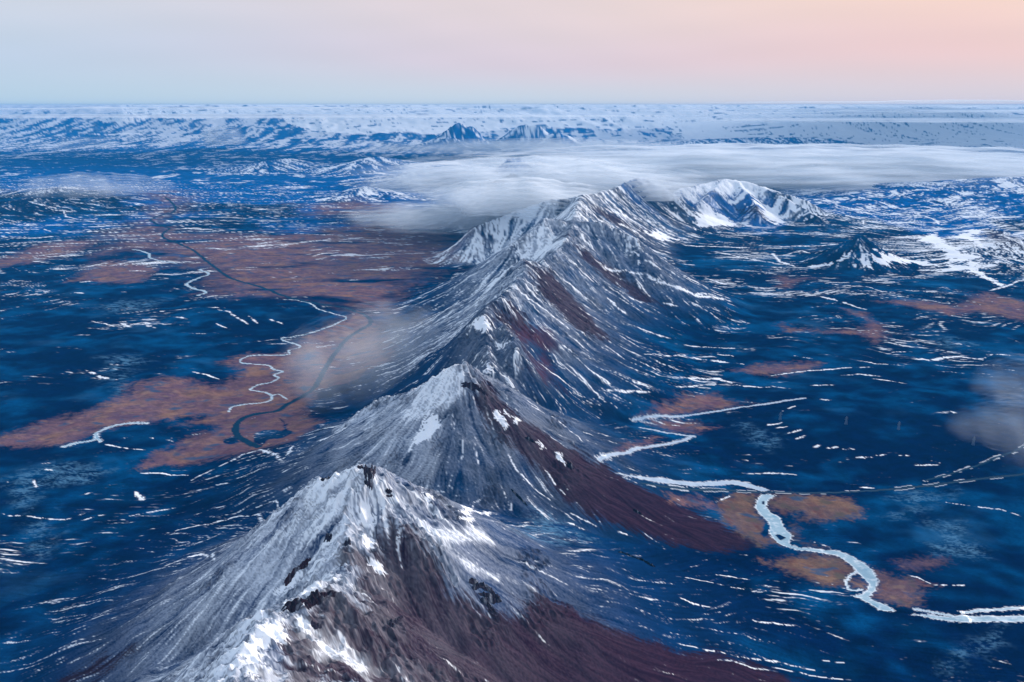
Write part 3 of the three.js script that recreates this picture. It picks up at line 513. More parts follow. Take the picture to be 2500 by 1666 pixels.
  for (let i = 0; i < POLYS.length; i++) {
    const f = POLYS[i], b = f.box; if (x < b[0] || x > b[1] || z < b[2] || z > b[3]) continue;
    const kind = f[0], s = polyDistance(f[2], x, z);
    if (kind === 'moss_flat') {
      const soft = f[1] === 'plain' || f[1] === 'highmoor' ? 3.2 : 1, e = -(s + wob * 1.1 * soft);
      let m = sstep(-9 * px * soft, 15 * px * soft, e + 5 * px * n2(x / (1.9 * px), z / (1.9 * px)) + 9 * px * n2(x / (7 * px) + 3, z / (5 * px)));
      if (soft > 1) m *= sstep(-0.3, 0.12, fbm(x / 330, z / 120 + 3, 4) + 0.16);
      if (f[1] === 'sparse' || f[1] === 'far_bank') m *= 0.55;
      if (m > moss) { moss = m; mossKind = i; }
    } else if (kind === 'sand') sand = Math.max(sand, sstep(-1, 3, -(s + wob * 0.6)));
    else if (kind === 'river') { if (s + wob * 0.12 < river) { river = s + wob * 0.12; riverId = f[1]; } }
    else if (kind === 'isle') { if (s + wob * 0.1 < 0) isle = true; }
    else if (kind === 'snow') {
      const ragged = s + wob * 0.7 + 3.0 * px * n2(x / (2.6 * px) + 9, z / (2.6 * px)) + (D > 2500 ? 9 * px * n2(x / (11 * px), z / (11 * px) + 4) : 0) - 1.6 * px * l1;
      if (ragged < 0) snowId = i;
    } else if (kind === 'brown') brown = Math.max(brown, sstep(-5 * px, 9 * px, -(s + wob * 1.5 + 4 * px * (l1 + l2))));
    else if (kind === 'red') red = Math.max(red, sstep(-8 * px, 14 * px, -(s + wob * 1.6 + 5 * px * l2)));
    else if (kind === 'frost') frost = Math.max(frost, sstep(-14 * px, 22 * px, -(s + wob * 2.2)));
    else if (kind === 'white') white = Math.max(white, (f[1] === 'fronttop' || f[1] === 'frontlow' ? 0.82 : 1.15) * sstep(-4 * px, 14 * px, -(s + wob * 1.4)));
  }
  for (let i = 0; i < LINES.length; i++) {
    const f = LINES[i], b = f.box; if (x < b[0] || x > b[1] || z < b[2] || z > b[3]) continue;
    const s = lineDistance(f[3], x, z), kind = f[0];
    if (kind === 'river' || kind === 'brook') { const e = s - f[2] * (0.5 + 0.16 * n2(x / 14, z / 14)); if (e < river) { river = e; riverId = f[1]; } }
    else if (kind === 'road' || kind === 'track') { const e = s - f[2] * 0.5; if (e < road) { road = e; roadId = f[1]; } }
    else {
      const taper = Math.pow(Math.max(0, 4 * lineAt * (1 - lineAt)), 0.6) * 0.85 + 0.15, wl = f[2] * 0.5;
      const half = wl * taper * (0.75 + 0.7 * n2(x / (7 * px), z / (7 * px)) + 0.9 * n2(x / (2.3 * px) + 3, z / (2.3 * px))) - wl * 0.9 * sstep(0.05, 0.5, n2(x / (13 * px) + 8, z / (13 * px) + 1)) - wl * 0.35 * sstep(0.2, 0.6, n2(x / (40 * px), z / (40 * px)));
      if (s < half + wl * 0.5) crust = Math.max(crust, sstep(half + wl * 0.5, half - wl * 0.3, s));
      if (s < half) snowId = 1000 + i;
    }
  }
  // ---- tephra
  if (brown > 0) {
    const st = 0.45 * l1 + 0.55 * l2, g2 = 0.5 * grain;
    const l = sstep(-0.9, 1.1, st + g2);
    blend(mix(0.019, 0.042, l), mix(0.0075, 0.017, l), mix(0.017, 0.031, l), brown * 0.95);
    dust *= 1 - 0.72 * brown * sstep(0.8, 0.3, white); lim += 0.55 * brown * (1 - white);
  }
  if (red > 0) { blend(0.075, 0.026, 0.04, red * (0.7 + 0.2 * grain + 0.12 * l2)); dust *= 1 - 0.8 * red; }
  if (white > 0) { dust = Math.max(dust, white * (0.5 + 0.42 * sstep(-0.5, 0.6, 0.6 * l1 + 0.6 * grain))); lim -= white * 1.5; }
  if (frost > 0) blend(0.1, 0.25, 0.4, frost * 0.62 * sstep(-0.35, 0.6, 0.5 * grain + 0.9 * n2(x / (7 * px), z / (3.2 * px)) + 0.7 * n2(x / 30, z / 14 + 3)));
  if (sand > 0) moss *= 1 - sand;
  // ---- thin snow cover that leaves the scree showing through
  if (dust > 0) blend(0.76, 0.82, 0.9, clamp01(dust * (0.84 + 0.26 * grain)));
  // ---- moss and dead grass
  if (moss > 0.02) {
    const a = fbm(x / 60 + 3, z / 40, 3), b = fbm(x / 15, z / 13 + 9, 2), v = sstep(-0.45, 0.5, a + 0.5 * b);
    const ochre = sstep(-0.1, 0.55, fbm(x / 95 - 6, z / 70 + 1, 3)), speck = 1 + 0.22 * n2(x / (2.1 * px), z / (2.1 * px)) + 0.18 * n2(x / (5 * px), z / (4 * px) + 3);
    const near = mossNear[POLYS[mossKind][1]] ?? 0;   // the meadows along the frozen river are more olive
    blend(mix(mix(0.13, 0.24, v), 0.15, near) * speck, mix(mix(0.072, 0.128, v), 0.092, near) * speck, mix(mix(0.105, 0.115, v), 0.075, near) * speck, moss * (0.84 + 0.12 * n2(x / (3 * px), z / (3 * px)) + 0.14 * n2(x / (13 * px), z / (9 * px))));
    blend(0.29 * speck, 0.155 * speck, 0.075 * speck, moss * ochre * 0.5);
    blend(0.3, 0.2, 0.13, moss * 0.4 * sstep(0.1, 0.5, fbm(x / 26 + 13, z / 17, 3))); blend(0.075, 0.045, 0.06, moss * 0.55 * sstep(0.08, 0.45, fbm(x / 33 - 13, z / 21 + 8, 3)));
    if (near) { blend(0.085, 0.08, 0.066, moss * sstep(0.0, 0.45, fbm(x / 30 + 20, z / 26, 3)) * 0.75); blend(0.12, 0.04, 0.04, moss * 0.6 * sstep(0.05, 0.5, fbm(x / 22 - 20, z / 20 + 4, 3))); }
    else blend(0.14, 0.06, 0.085, moss * 0.6 * sstep(0.1, 0.55, fbm(x / 70 + 50, z / 50, 3)));
    blend(0.02, 0.075, 0.16, moss * sstep(0.16, 0.42, fbm(x / 48 - 9, z / 26 + 5, 4)) * 0.75);        // wet hollows
    if (moss > 0.5) kl = classOf('moss_flat', POLYS[mossKind][1]);
    lim += 0.2 * moss;
  }
  // ---- snow: lines drawn along the fall of the land and across the wind on the plain, patches farther off
  {
    let s = 0.6 * l1 + 0.66 * l2 + 0.5 * l3 + 0.18 * grain + 0.5 * n2(x / (46 * px) + 2, z / (46 * px)) + 0.45 * n2(x / 260 + 9, z / 260);
    const east = sstep(500, 1500, x - (D - 3500) * 0.12) * sstep(3300, 3900, D) * sstep(7200, 6000, D);
    if (!flank || up0 < 0.12 || name === 'snowhill') {
      const k = flank && name !== 'snowhill' ? sstep(0.12, 0.03, up0) : 1, turn = mix(0.16 * n2(x / 500, z / 500 + 3) + (x < 0 ? 0.2 : -0.06), -0.42 + 0.25 * n2(x / 900, z / 900), east), q = z + x * turn + 22 * n2(x / 130, z / 130) * (1 + 2 * east);
      const long = n2(x / (38 * px), q / (3.6 * px)) + 0.8 * n2(x / (90 * px) + 5, q / (8 * px)) + 0.3 * n2(x / (7 * px), q / (2.4 * px) + 7);
      s = mix(s, 0.22 * l1 + 0.3 * l2 + 1.5 * long + 1.5 * n2(x / 300 + 2, z / 190) + 0.8 * n2(x / 90, z / 60 + 8), k);
    }
    if (D > 3200 && !flank) { const k = sstep(3200, 5600, D) * (1 - 0.75 * east); s = mix(s, 2.4 * fbm(x / 210, z / mix(330, 1500, sstep(7000, 12000, D)) + 4, 4) + 0.9 * n2(x / 60, z / mix(130, 600, sstep(7000, 12000, D))) + 0.45 * s, k); }
    if (name === 'massif') s = 2.6 * fbm(x / 190 + 4, z / 230, 4) + 0.35 * l3 + 0.3 * l2 + 0.2 * l1;
    lim -= 0.35 * east;
    let sn = 0.45 * sstep(-0.55, 0.35, s - lim) * (name === 'front' || name === 'second' ? 0.6 : flank ? 0.85 : 0.3) + 0.6 * sstep(0.05, 0.4, s - lim); if (sn > 1) sn = 1;
    if (moss > 0.5 && D < 3000) sn *= sstep(0.4, 0.8, s - lim);
    if (river < 3 || road < 2) sn *= 0.2;
    if (sn > 0) blend(0.84, 0.89, 0.94, sn * 0.94);
  }
  if (crust > 0) blend(0.8, 0.86, 0.92, crust * 0.5);      // thin broken snow round the drifts
  under[vi] = kl;
  if (snowId >= 0 && river > 0 && road > 0) { set(0.86, 0.9, 0.95); const v = 1 + 0.05 * grain; C[0] *= v; C[1] *= v; kl = classOf('snow', snowId); }
  // ---- roads and ice
  if (road < 0) { const g3 = 1 + 0.2 * grain; set(0.008 * g3, 0.036 * g3, 0.075 * g3); if (roadId[0] === 'e' && road < -1.8) set(0.03, 0.055, 0.09); kl = classOf('road', roadId.replace(/\d/, '')); }
  else if (road < 1.6 * px && n2(x / 30, z / 30) > 0.05 && roadId[0] === 'e') blend(0.7, 0.76, 0.82, 0.7);
  if (river < 0 && !isle && road > 0) {
    const rim = 0.8 * sstep(-1.9, -0.3, river + 0.5 * n2(x / 9, z / 9)), cr = sstep(0.2, 0.5, fbm(x / 26, z / 18 + 2, 3));
    set(mix(0.27, 0.12, cr), mix(0.43, 0.32, cr), mix(0.53, 0.47, cr)); blend(0.84, 0.9, 0.94, Math.max(rim * 0.9, 0.4 * sstep(0.1, 0.4, fbm(x / 9 + 4, z / 7, 2))));
    if (riverId === 'zigzag' || riverId.startsWith('zigzag') || riverId === 'upper') blend(0.36, 0.46, 0.6, 0.7);
    kl = classOf('river', riverId.replace(/\d$/, ''));
  } else if (river < 2.2 * px && riverId && !isle && D < 1500) blend(0.8, 0.86, 0.92, 0.55 * sstep(0, 0.35, n2(x / 5, z / 5)));
  return kl;
}
let vi = 0;
const SPREAD = 0.735;
// the fall of the land: which way snow, meltwater and scree have drawn their lines
const smooth = new Float32Array(NV), fx = new Float32Array(NV), fz = new Float32Array(NV), lic1 = new Float32Array(NV), lic2 = new Float32Array(NV), lic3 = new Float32Array(NV);
const ys = new Float32Array(NV), ids = new Int8Array(NV), hcs = new Float32Array(NV);
const ROWAT = new Int16Array(18000);
for (let i = 0, r = 0; i < ROWAT.length; i++) { while (r + 1 < NR && rows[r + 1] <= i) r++; ROWAT[i] = r; }
for (let r = 0, i = 0; r < NR; r++) { const D = rows[r], half = SPREAD * (0.9597 * D + 168); for (let k = 0; k < NC; k++, i++) { ys[i] = ground(((k / (NC - 1)) * 2 - 1) * half, -D); smooth[i] = HIT.h; ids[i] = HIT.id; hcs[i] = HIT.hc; } }
for (let r = 0, i = 0; r < NR; r++) {
  const D = rows[r], half = SPREAD * (0.9597 * D + 168), cell = (2 * half) / (NC - 1), span = Math.max(1, Math.round(2.5 / cell)), rs = Math.max(1, Math.round(3 / (rows[Math.min(NR - 1, r + 1)] - D || 3)));
  for (let k = 0; k < NC; k++, i++) {
    const a = Math.max(0, k - span), b = Math.min(NC - 1, k + span), r0 = Math.max(0, r - rs), r1 = Math.min(NR - 1, r + rs);
    const x = ((k / (NC - 1)) * 2 - 1) * half, gx = (smooth[r * NC + b] - smooth[r * NC + a]) / ((b - a) * cell);
    const col0 = (q) => Math.min(NC - 1, Math.max(0, Math.round((x / (SPREAD * (0.9597 * rows[q] + 168)) + 1) * 0.5 * (NC - 1))));
    const gz = -(smooth[r1 * NC + col0(r1)] - smooth[r0 * NC + col0(r0)]) / Math.max(1, rows[r1] - rows[r0]);
    const sl = Math.hypot(gx, gz), k2 = sstep(0.03, 0.12, sl);
    const wind = 0.35 * n2(x / 260, D / 260) + (x < 0 ? 0.22 : -0.1);   // drifts lie across the valley, turning a little
    const s = gx < 0 ? -1 : 1;
    let vx = mix(1, s * gx / (sl + 1e-6), k2), vz = mix(-wind, s * gz / (sl + 1e-6), k2); const l = Math.hypot(vx, vz) || 1;
    fx[i] = vx / l; fz[i] = vz / l;
  }
}
const flowAt = (x, z) => { const D = -z; if (D < 330 || D > 17870) return -1; const r = ROWAT[D | 0], k = Math.round((x / (SPREAD * (0.9597 * D + 168)) + 1) * 0.5 * (NC - 1)); return k < 0 || k >= NC ? -1 : r * NC + k; };
for (let r = 0, i = 0; r < NR; r++) {
  const D = rows[r], half = SPREAD * (0.9597 * D + 168), LEN = 13;
  for (let k = 0; k < NC; k++, i++) {
    const x0 = ((k / (NC - 1)) * 2 - 1) * half, z0 = -D, px = coarse(x0, z0), w = 1.8 * px, w2 = 4.5 * px, st = 2 * px; const w3 = 13 * px; let a = 0, b = 0, e = 0, n = 0;
    for (let dir = -1; dir <= 1; dir += 2) {
      let x = x0, z = z0, j = i;
      for (let q = 0; q < LEN; q++) {
        if (q || dir > 0) { a += n2(x / w, z / w); b += n2(x / w2 + 40, z / w2); e += n2(x / w3 - 17, z / w3); n++; }
        x += fx[j] * st * dir; z += fz[j] * st * dir; j = flowAt(x, z); if (j < 0) break;
      }
    }
    lic1[i] = a / (0.36 * Math.sqrt(n)); lic2[i] = b / (0.36 * Math.sqrt(n) * 1.35); lic3[i] = e / (0.36 * Math.sqrt(n) * 2.1);
  }
}
for (let r = 0; r < NR; r++) {
  const D = rows[r], half = SPREAD * (0.9597 * D + 168);
  for (let k = 0; k < NC; k++, vi++) {
    const u = (k / (NC - 1)) * 2 - 1, x = u * half, z = -D;
    let y = ys[vi]; HIT.id = ids[vi]; HIT.h = smooth[vi]; HIT.hc = hcs[vi];
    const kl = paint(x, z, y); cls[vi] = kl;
    const kind = CLASS[kl].kind;
    if (HIT.id >= 0 && HIT.hc > 60 && D < 9000) y += sstep(0.04, 0.5, HIT.h / HIT.hc) * Math.min(3, Math.max(1, D / 950)) * (0.05 * lic2[vi] + 0.22 * lic3[vi]);   // rills and ribs
    if (kind === 'river') y -= 0.25; else if (kind === 'snow') y += 0.15; else if (kind === 'road') y += 0.25;
    pos[vi * 3] = x; pos[vi * 3 + 1] = y; pos[vi * 3 + 2] = z;
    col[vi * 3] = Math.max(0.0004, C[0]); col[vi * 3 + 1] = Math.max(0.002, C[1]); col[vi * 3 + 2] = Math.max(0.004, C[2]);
  }
}
for (let r = 0; r < NR; r++) for (let k = 0; k < NC; k++) {
  const i = r * NC + k, a = (k > 0 ? i - 1 : i) * 3, b = (k < NC - 1 ? i + 1 : i) * 3, e = (r > 0 ? i - NC : i) * 3, f = (r < NR - 1 ? i + NC : i) * 3;
  const ux = pos[b] - pos[a], uy = pos[b + 1] - pos[a + 1], uz = pos[b + 2] - pos[a + 2], wx = pos[f] - pos[e], wy = pos[f + 1] - pos[e + 1], wz = pos[f + 2] - pos[e + 2];
  let nx = uy * wz - uz * wy, ny = uz * wx - ux * wz, nz = ux * wy - uy * wx; const l = Math.hypot(nx, ny, nz) || 1;
  nor[i * 3] = nx / l; nor[i * 3 + 1] = ny / l; nor[i * 3 + 2] = nz / l;
}
console.log('land painted');
// sort the triangles of the sheet into the pieces they belong to
const tris = new Map(), snowParent = new Map();
{
  const add = (a, b, c) => {
    const A = cls[a], B = cls[b], K = cls[c], k = B === K ? B : A;
    if (!tris.has(k)) tris.set(k, []);
    tris.get(k).push(a, b, c);
    if (CLASS[k].kind === 'snow' && !snowParent.has(k)) snowParent.set(k, under[cls[a] === k ? a : b]);
  };
  for (let r = 0; r + 1 < NR; r++) for (let k = 0; k + 1 < NC; k++) { const i = r * NC + k, j = i + NC; add(i, i + 1, j); add(i + 1, j + 1, j); }
}
const remap = new Int32Array(NV).fill(-1);
function piece(k) {
  const t = tris.get(k), list = [], index = new Uint32Array(t.length);
  for (let i = 0; i < t.length; i++) { const v = t[i]; if (remap[v] < 0) { remap[v] = list.length; list.push(v); } index[i] = remap[v]; }
  const p = new Float32Array(list.length * 3), n = new Float32Array(list.length * 3), c = new Float32Array(list.length * 3);
  list.forEach((v, i) => { for (let q = 0; q < 3; q++) { p[i * 3 + q] = pos[v * 3 + q]; n[i * 3 + q] = nor[v * 3 + q]; c[i * 3 + q] = col[v * 3 + q]; } remap[v] = -1; });
  const g = new THREE.BufferGeometry();
  g.setAttribute('position', new THREE.BufferAttribute(p, 3)); g.setAttribute('normal', new THREE.BufferAttribute(n, 3)); g.setAttribute('color', new THREE.BufferAttribute(c, 3));
  g.setIndex(new THREE.BufferAttribute(index, 1));
  return g;
}
const M = {
  land: new THREE.MeshLambertMaterial({ vertexColors: true }),
  snow: new THREE.MeshLambertMaterial({ vertexColors: true }),
  ice: new THREE.MeshPhysicalMaterial({ vertexColors: true, roughness: 0.32, specularIntensity: 0.7 }),
  road: new THREE.MeshLambertMaterial({ vertexColors: true }),
};
const taken = new Map();
const numbered = (n) => { const k = taken.get(n) ?? 0; taken.set(n, k + 1); return k ? n + '_' + String(k).padStart(3, '0') : n; };
function tag(o, label, category, group, kind) { o.userData = { label, category }; if (group) o.userData.group = group; if (kind) o.userData.kind = kind; return o; }
function meshOf(name, g, m, parent) { const o = new THREE.Mesh(g, m); o.name = name; o.castShadow = o.receiveShadow = true; parent.add(o); return o; }

const WHAT = {
  mountain: {
    front: ['mountain', 'nearest snow-dusted pyramid peak with dark maroon scree face and crags', 'mountain'],
    second: ['mountain', 'second pyramid peak with white summit and long brown right flank above the river', 'mountain'],
    crags: ['mountain_ridge', 'dark blue crag ridge in the saddle behind the second peak', 'mountain'],
    middle: ['mountain_ridge', 'long streaked ridge with white rilled face and red tephra slope', 'mountain'],
    far: ['mountain_ridge', 'upper ridge with snowy crest that runs into the cloud bank', 'mountain'],
    veiled: ['mountain', 'sharp dark summit half hidden in drifting cloud', 'mountain'],
    massif: ['mountain', 'broad snow-patched massif in front of the cloud bank', 'mountain'],
    cone: ['hill', 'small pointed cone with snow gullies standing alone on the plain', 'hill'],
    edgehill: ['hill', 'low rounded brownish hill beyond the lone cone', 'hill'],
    snowhill: ['hill', 'wide low hill striped with snow below the cloud bank', 'hill'],
    lefthill: ['hill', 'long gentle hill with purple top and mist above the road', 'hill'],
    knoll1: ['hill', 'small snow-capped knoll just beyond the far end of the moss plain', 'hill'],
    knoll2: ['hill', 'larger snow-veined knoll on the blue far plain left of the cloud tongue', 'hill'],
    knoll3: ['hill', 'low snowy knoll on the blue far plain farthest from the cloud tongue', 'hill'],
    knoll4: ['hill', 'low snow-streaked knoll tucked against the edge of the cloud tongue', 'hill'],
    foretop: ['hill', 'dark rocky hill in front of the flat-topped mountain', 'hill'],
    hidden: ['mountain', 'small summit poking through the cloud bank behind the veiled summit', 'mountain'],
    twinpeak: ['mountain', 'distant blue pointed peak beyond the mist', 'mountain'],
    flattop: ['mountain', 'distant flat-topped mountain with white gullies beyond the mist', 'mountain'],
    dome: ['hill', 'distant white snow dome under the horizon clouds', 'hill'],
    scarp: ['hill', 'distant snow-banded escarpment behind the cloud bank', 'hill'],
    horizon1: ['hill', 'lone pointed white hill on the far horizon', 'hill'],
    horizon2: ['hill', 'long low white rise on the horizon above the blue far plain', 'hill'],
    horizon3: ['hill', 'broad white rise on the horizon behind the flat-topped mountain', 'hill'],
  },
  moss_flat: {
    bend: 'orange-brown moss flat where the road bends beside the meandering brook', plain: 'wide purple-brown moss plain crossed by the straight road', lobe: 'purple moss lobe left of the snowy brook',
    hillfoot: 'narrow orange moss strip along the foot of the gentle hill', highmoor: 'far purple moor strip beneath the snow-capped knolls', river_west: 'olive moss meadow on the west bank of the frozen river',
    river_north: 'rusty moss meadow east of the river just below the road', river_south: 'olive-brown moss meadow inside the lower bend of the frozen river', river_east: 'pinkish-brown moss tongue east of the river loop',
    river_isle: 'tiny brown island of moss inside the river loop', far_bank: 'thin brown moss margin along the river bank by dark sand', fan: 'ochre moss fan at the foot of the brown flank',
    strip: 'pinkish moss strip beside a thin snow line on the plain', gravelbank: 'brown moss bank above the long pale river reach', zigzag: 'brown moss between the zigzag river reaches', fork: 'small forked purple moss patch near the lone cone',
    spoon: 'curved purple moss hollow with a snowy rim', eastmoor: 'large purple moor below the brownish hill', sparse: 'sparse brown moss over dark sand east of the river',
  },
  river: { main: 'pale blue frozen river winding through brown meadows', lower: 'frozen river reach with snowy channels leaving the meadows', upper: 'white frozen river reach above the road bridge', zigzag: 'grey-white zigzag river reach below the brown flank', west: 'pale stream curving along the edge of the orange moss', a: 'thin meandering snowy brook beside the bending road', b: 'short side channel of the meandering brook', c: 'tight white meanders of a brook left of the straight road', d: 'thin white brook crossing the moss plain' },
  road: { west: 'dark paved road that bends in a loop and runs straight over the moss plain', east: 'dark road on a low bank that crosses the frozen river' },
};
const owner = new Map();
const order = [...tris.keys()].sort((a, b) => (CLASS[a].kind === 'snow') - (CLASS[b].kind === 'snow') || a - b);
for (const k of order) {
  const { kind, which } = CLASS[k];
  if (kind === 'snow') continue;
  const g = piece(k), spec = kind === 'ground' ? ['ground', 'blue-black volcanic sand plain streaked with wind-blown snow', 'ground'] : kind === 'mountain' ? WHAT.mountain[which] : kind === 'moss_flat' ? ['moss_flat', WHAT.moss_flat[which.replace(/\d$/, '')], 'moss'] : kind === 'river' ? ['river', WHAT.river[which], 'river'] : ['road', WHAT.road[which] ?? 'rough pale track curving up from the road', 'road'];
  const o = meshOf(numbered(spec[0]), g, kind === 'river' ? M.ice : kind === 'road' ? M.road : M.land, scene);
  tag(o, spec[1], spec[2], null, 'structure');
  owner.set(k, o);
}
for (const k of order) if (CLASS[k].kind === 'snow') meshOf('snow_patch', piece(k), M.snow, owner.get(snowParent.get(k)) ?? owner.get(GROUND));
console.log('land built', CLASS.length, 'pieces');

// ================================================================ clouds: bodies of many thin sheets, each with its own torn cover
const cloudMaterial = new THREE.MeshPhysicalMaterial({ color: 0xffffff, vertexColors: true, transparent: true, roughness: 1, specularIntensity: 0, side: THREE.DoubleSide, transmission: 0.12, thickness: 0 });
function cloud(label, { x, z, y, rx, rz, th, turn = 0, layers = 7, dense = 0.4, tear = 1, seed = 1, nx = 64, nz = 48, scale = 1, rise = 0.35, stretch = 1 }, group) {
  const geos = [], cs = Math.cos(turn), sn = Math.sin(turn);
  for (let l = 0; l < layers; l++) {
    const f = layers > 1 ? l / (layers - 1) : 0.5, bulge = f - 0.4;
    const p = [], c = [], idx = [];
    for (let j = 0; j <= nz; j++) for (let i = 0; i <= nx; i++) {
      const u = (i / nx) * 2 - 1, v = (j / nz) * 2 - 1, lx = u * rx, lz = v * rz, r2 = u * u + v * v;
      const wx = x + lx * cs - lz * sn, wz = z + lx * sn + lz * cs;
      const q = scale * Math.min(rx, rz), body = Math.max(0, 1 - r2);
      const tornN = fbm(wx / (q * 0.9 * stretch) + seed * 7.7 + f * 0.35, wz / (q * 0.75) - seed * 3.1 + f * 0.3, 5);
      const swell = 1 + 0.5 * fbm(wx / (q * 0.6) + 5, wz / (q * 0.6) + seed, 3);
      const hgt = y + th * bulge * Math.sqrt(body) * swell + th * rise * (Math.sqrt(body) - 0.5);
      const cover = sstep(0, 1.15, body * 1.7 * (1 - 0.6 * Math.max(0, bulge) - 0.35 * Math.min(0, bulge)) - 0.35 + tear * 1.1 * tornN) * sstep(0, 0.5, body);
      p.push(wx, hgt, wz); c.push(0.87, 0.925, 0.975, Math.min(0.97, cover * dense));
      if (i < nx && j < nz) { const a = j * (nx + 1) + i, b = a + nx + 1; idx.push(a, b, a + 1, a + 1, b, b + 1); }
    }
    const keep = []; for (let t = 0; t < idx.length; t += 3) if (c[idx[t] * 4 + 3] + c[idx[t + 1] * 4 + 3] + c[idx[t + 2] * 4 + 3] > 0.002) keep.push(idx[t], idx[t + 1], idx[t + 2]);
    if (!keep.length) continue;
    const g = new THREE.BufferGeometry();
    g.setAttribute('position', new THREE.Float32BufferAttribute(p, 3)); g.setAttribute('color', new THREE.Float32BufferAttribute(c, 4)); g.setIndex(keep); g.computeVertexNormals();
    geos.push(g);
  }
  const o = meshOf(numbered('cloud'), mergeGeometries(geos), cloudMaterial, scene);
  return tag(o, label, 'cloud', group);
}
cloud('great white cloud bank lying behind the ridge and the massif', { x: 2350, z: -6900, y: 120, rx: 4000, rz: 2150, th: 170, layers: 4, dense: 0.9, tear: 0.9, seed: 2, nx: 170, nz: 120, scale: 0.42, turn: -0.04, rise: 0.5, stretch: 1.6 });
cloud('cloud tongue spilling over the upper ridge around the veiled summit', { x: 120, z: -4500, y: 190, rx: 1150, rz: 850, th: 150, layers: 6, dense: 0.55, tear: 1.2, seed: 5, nx: 110, nz: 90, scale: 0.5, turn: 0.25, rise: 0.4 });
cloud('ragged cloud cap clinging to the left side of the upper ridge', { x: 40, z: -3560, y: 205, rx: 480, rz: 520, th: 110, layers: 6, dense: 0.5, tear: 1.5, seed: 53, nx: 90, nz: 80, scale: 0.6, rise: 0.3 });
cloud('mist trailing from the cloud tongue down to the moss plain', { x: -330, z: -3900, y: 90, rx: 560, rz: 560, th: 90, layers: 5, dense: 0.3, tear: 1.5, seed: 8, nx: 80, nz: 70, scale: 0.6, turn: 0.3 });
cloud('thin mist sheet in front of the flat-topped mountain', { x: 350, z: -9800, y: 120, rx: 2600, rz: 1500, th: 120, layers: 7, dense: 0.3, tear: 0.9, seed: 11, nx: 90, nz: 60, scale: 0.5 });
cloud('far cloud deck spread along the horizon above the snow dome', { x: 8200, z: -13600, y: 560, rx: 8500, rz: 3400, th: 130, layers: 3, dense: 0.5, tear: 0.5, seed: 13, nx: 120, nz: 70, scale: 0.6, rise: 0.6, stretch: 2 });
cloud('high pale cloud shelf hanging behind the great cloud bank', { x: 6400, z: -10400, y: 450, rx: 5200, rz: 2400, th: 100, layers: 2, dense: 0.55, tear: 0.8, seed: 47, nx: 120, nz: 80, scale: 0.4, stretch: 3, rise: 0.6 });
cloud('long thin haze band on the horizon over the faint hills', { x: -3300, z: -9900, y: 500, rx: 6600, rz: 2500, th: 90, layers: 2, dense: 0.62, tear: 0.5, seed: 19, nx: 110, nz: 60, scale: 0.6, stretch: 3, rise: 0.6 });
cloud('small lone cloud puff hanging over the blue far plain', { x: -3950, z: -11300, y: 150, rx: 420, rz: 520, th: 220, layers: 8, dense: 0.3, tear: 1, seed: 23, nx: 48, nz: 40, scale: 0.9 });
cloud('faint veil of cloud left of the lone puff', { x: -5700, z: -11000, y: 90, rx: 560, rz: 600, th: 140, layers: 6, dense: 0.14, tear: 1, seed: 25, nx: 48, nz: 36, scale: 0.9 });
cloud('mist cap blowing off the gentle purple hill', { x: -2550, z: -4900, y: 120, rx: 560, rz: 380, th: 110, layers: 8, dense: 0.12, tear: 2, seed: 29, nx: 80, nz: 60, scale: 0.5 });
cloud('purple-grey mist drifting over the moss beside the second peak', { x: -320, z: -1760, y: 60, rx: 230, rz: 380, th: 110, layers: 9, dense: 0.05, tear: 2.2, seed: 31, nx: 80, nz: 80, scale: 0.6 });
cloud('wisp of cloud above the dark plain near the tall pylon', { x: 880, z: -1275, y: 60, rx: 125, rz: 140, th: 80, layers: 9, dense: 0.034, tear: 2.3, seed: 37, nx: 70, nz: 70, scale: 0.6 });
cloud('upper wisp of cloud over the dark plain beyond the tall pylon', { x: 1035, z: -1500, y: 60, rx: 120, rz: 120, th: 80, layers: 9, dense: 0.034, tear: 2.3, seed: 41, nx: 70, nz: 70, scale: 0.6 });

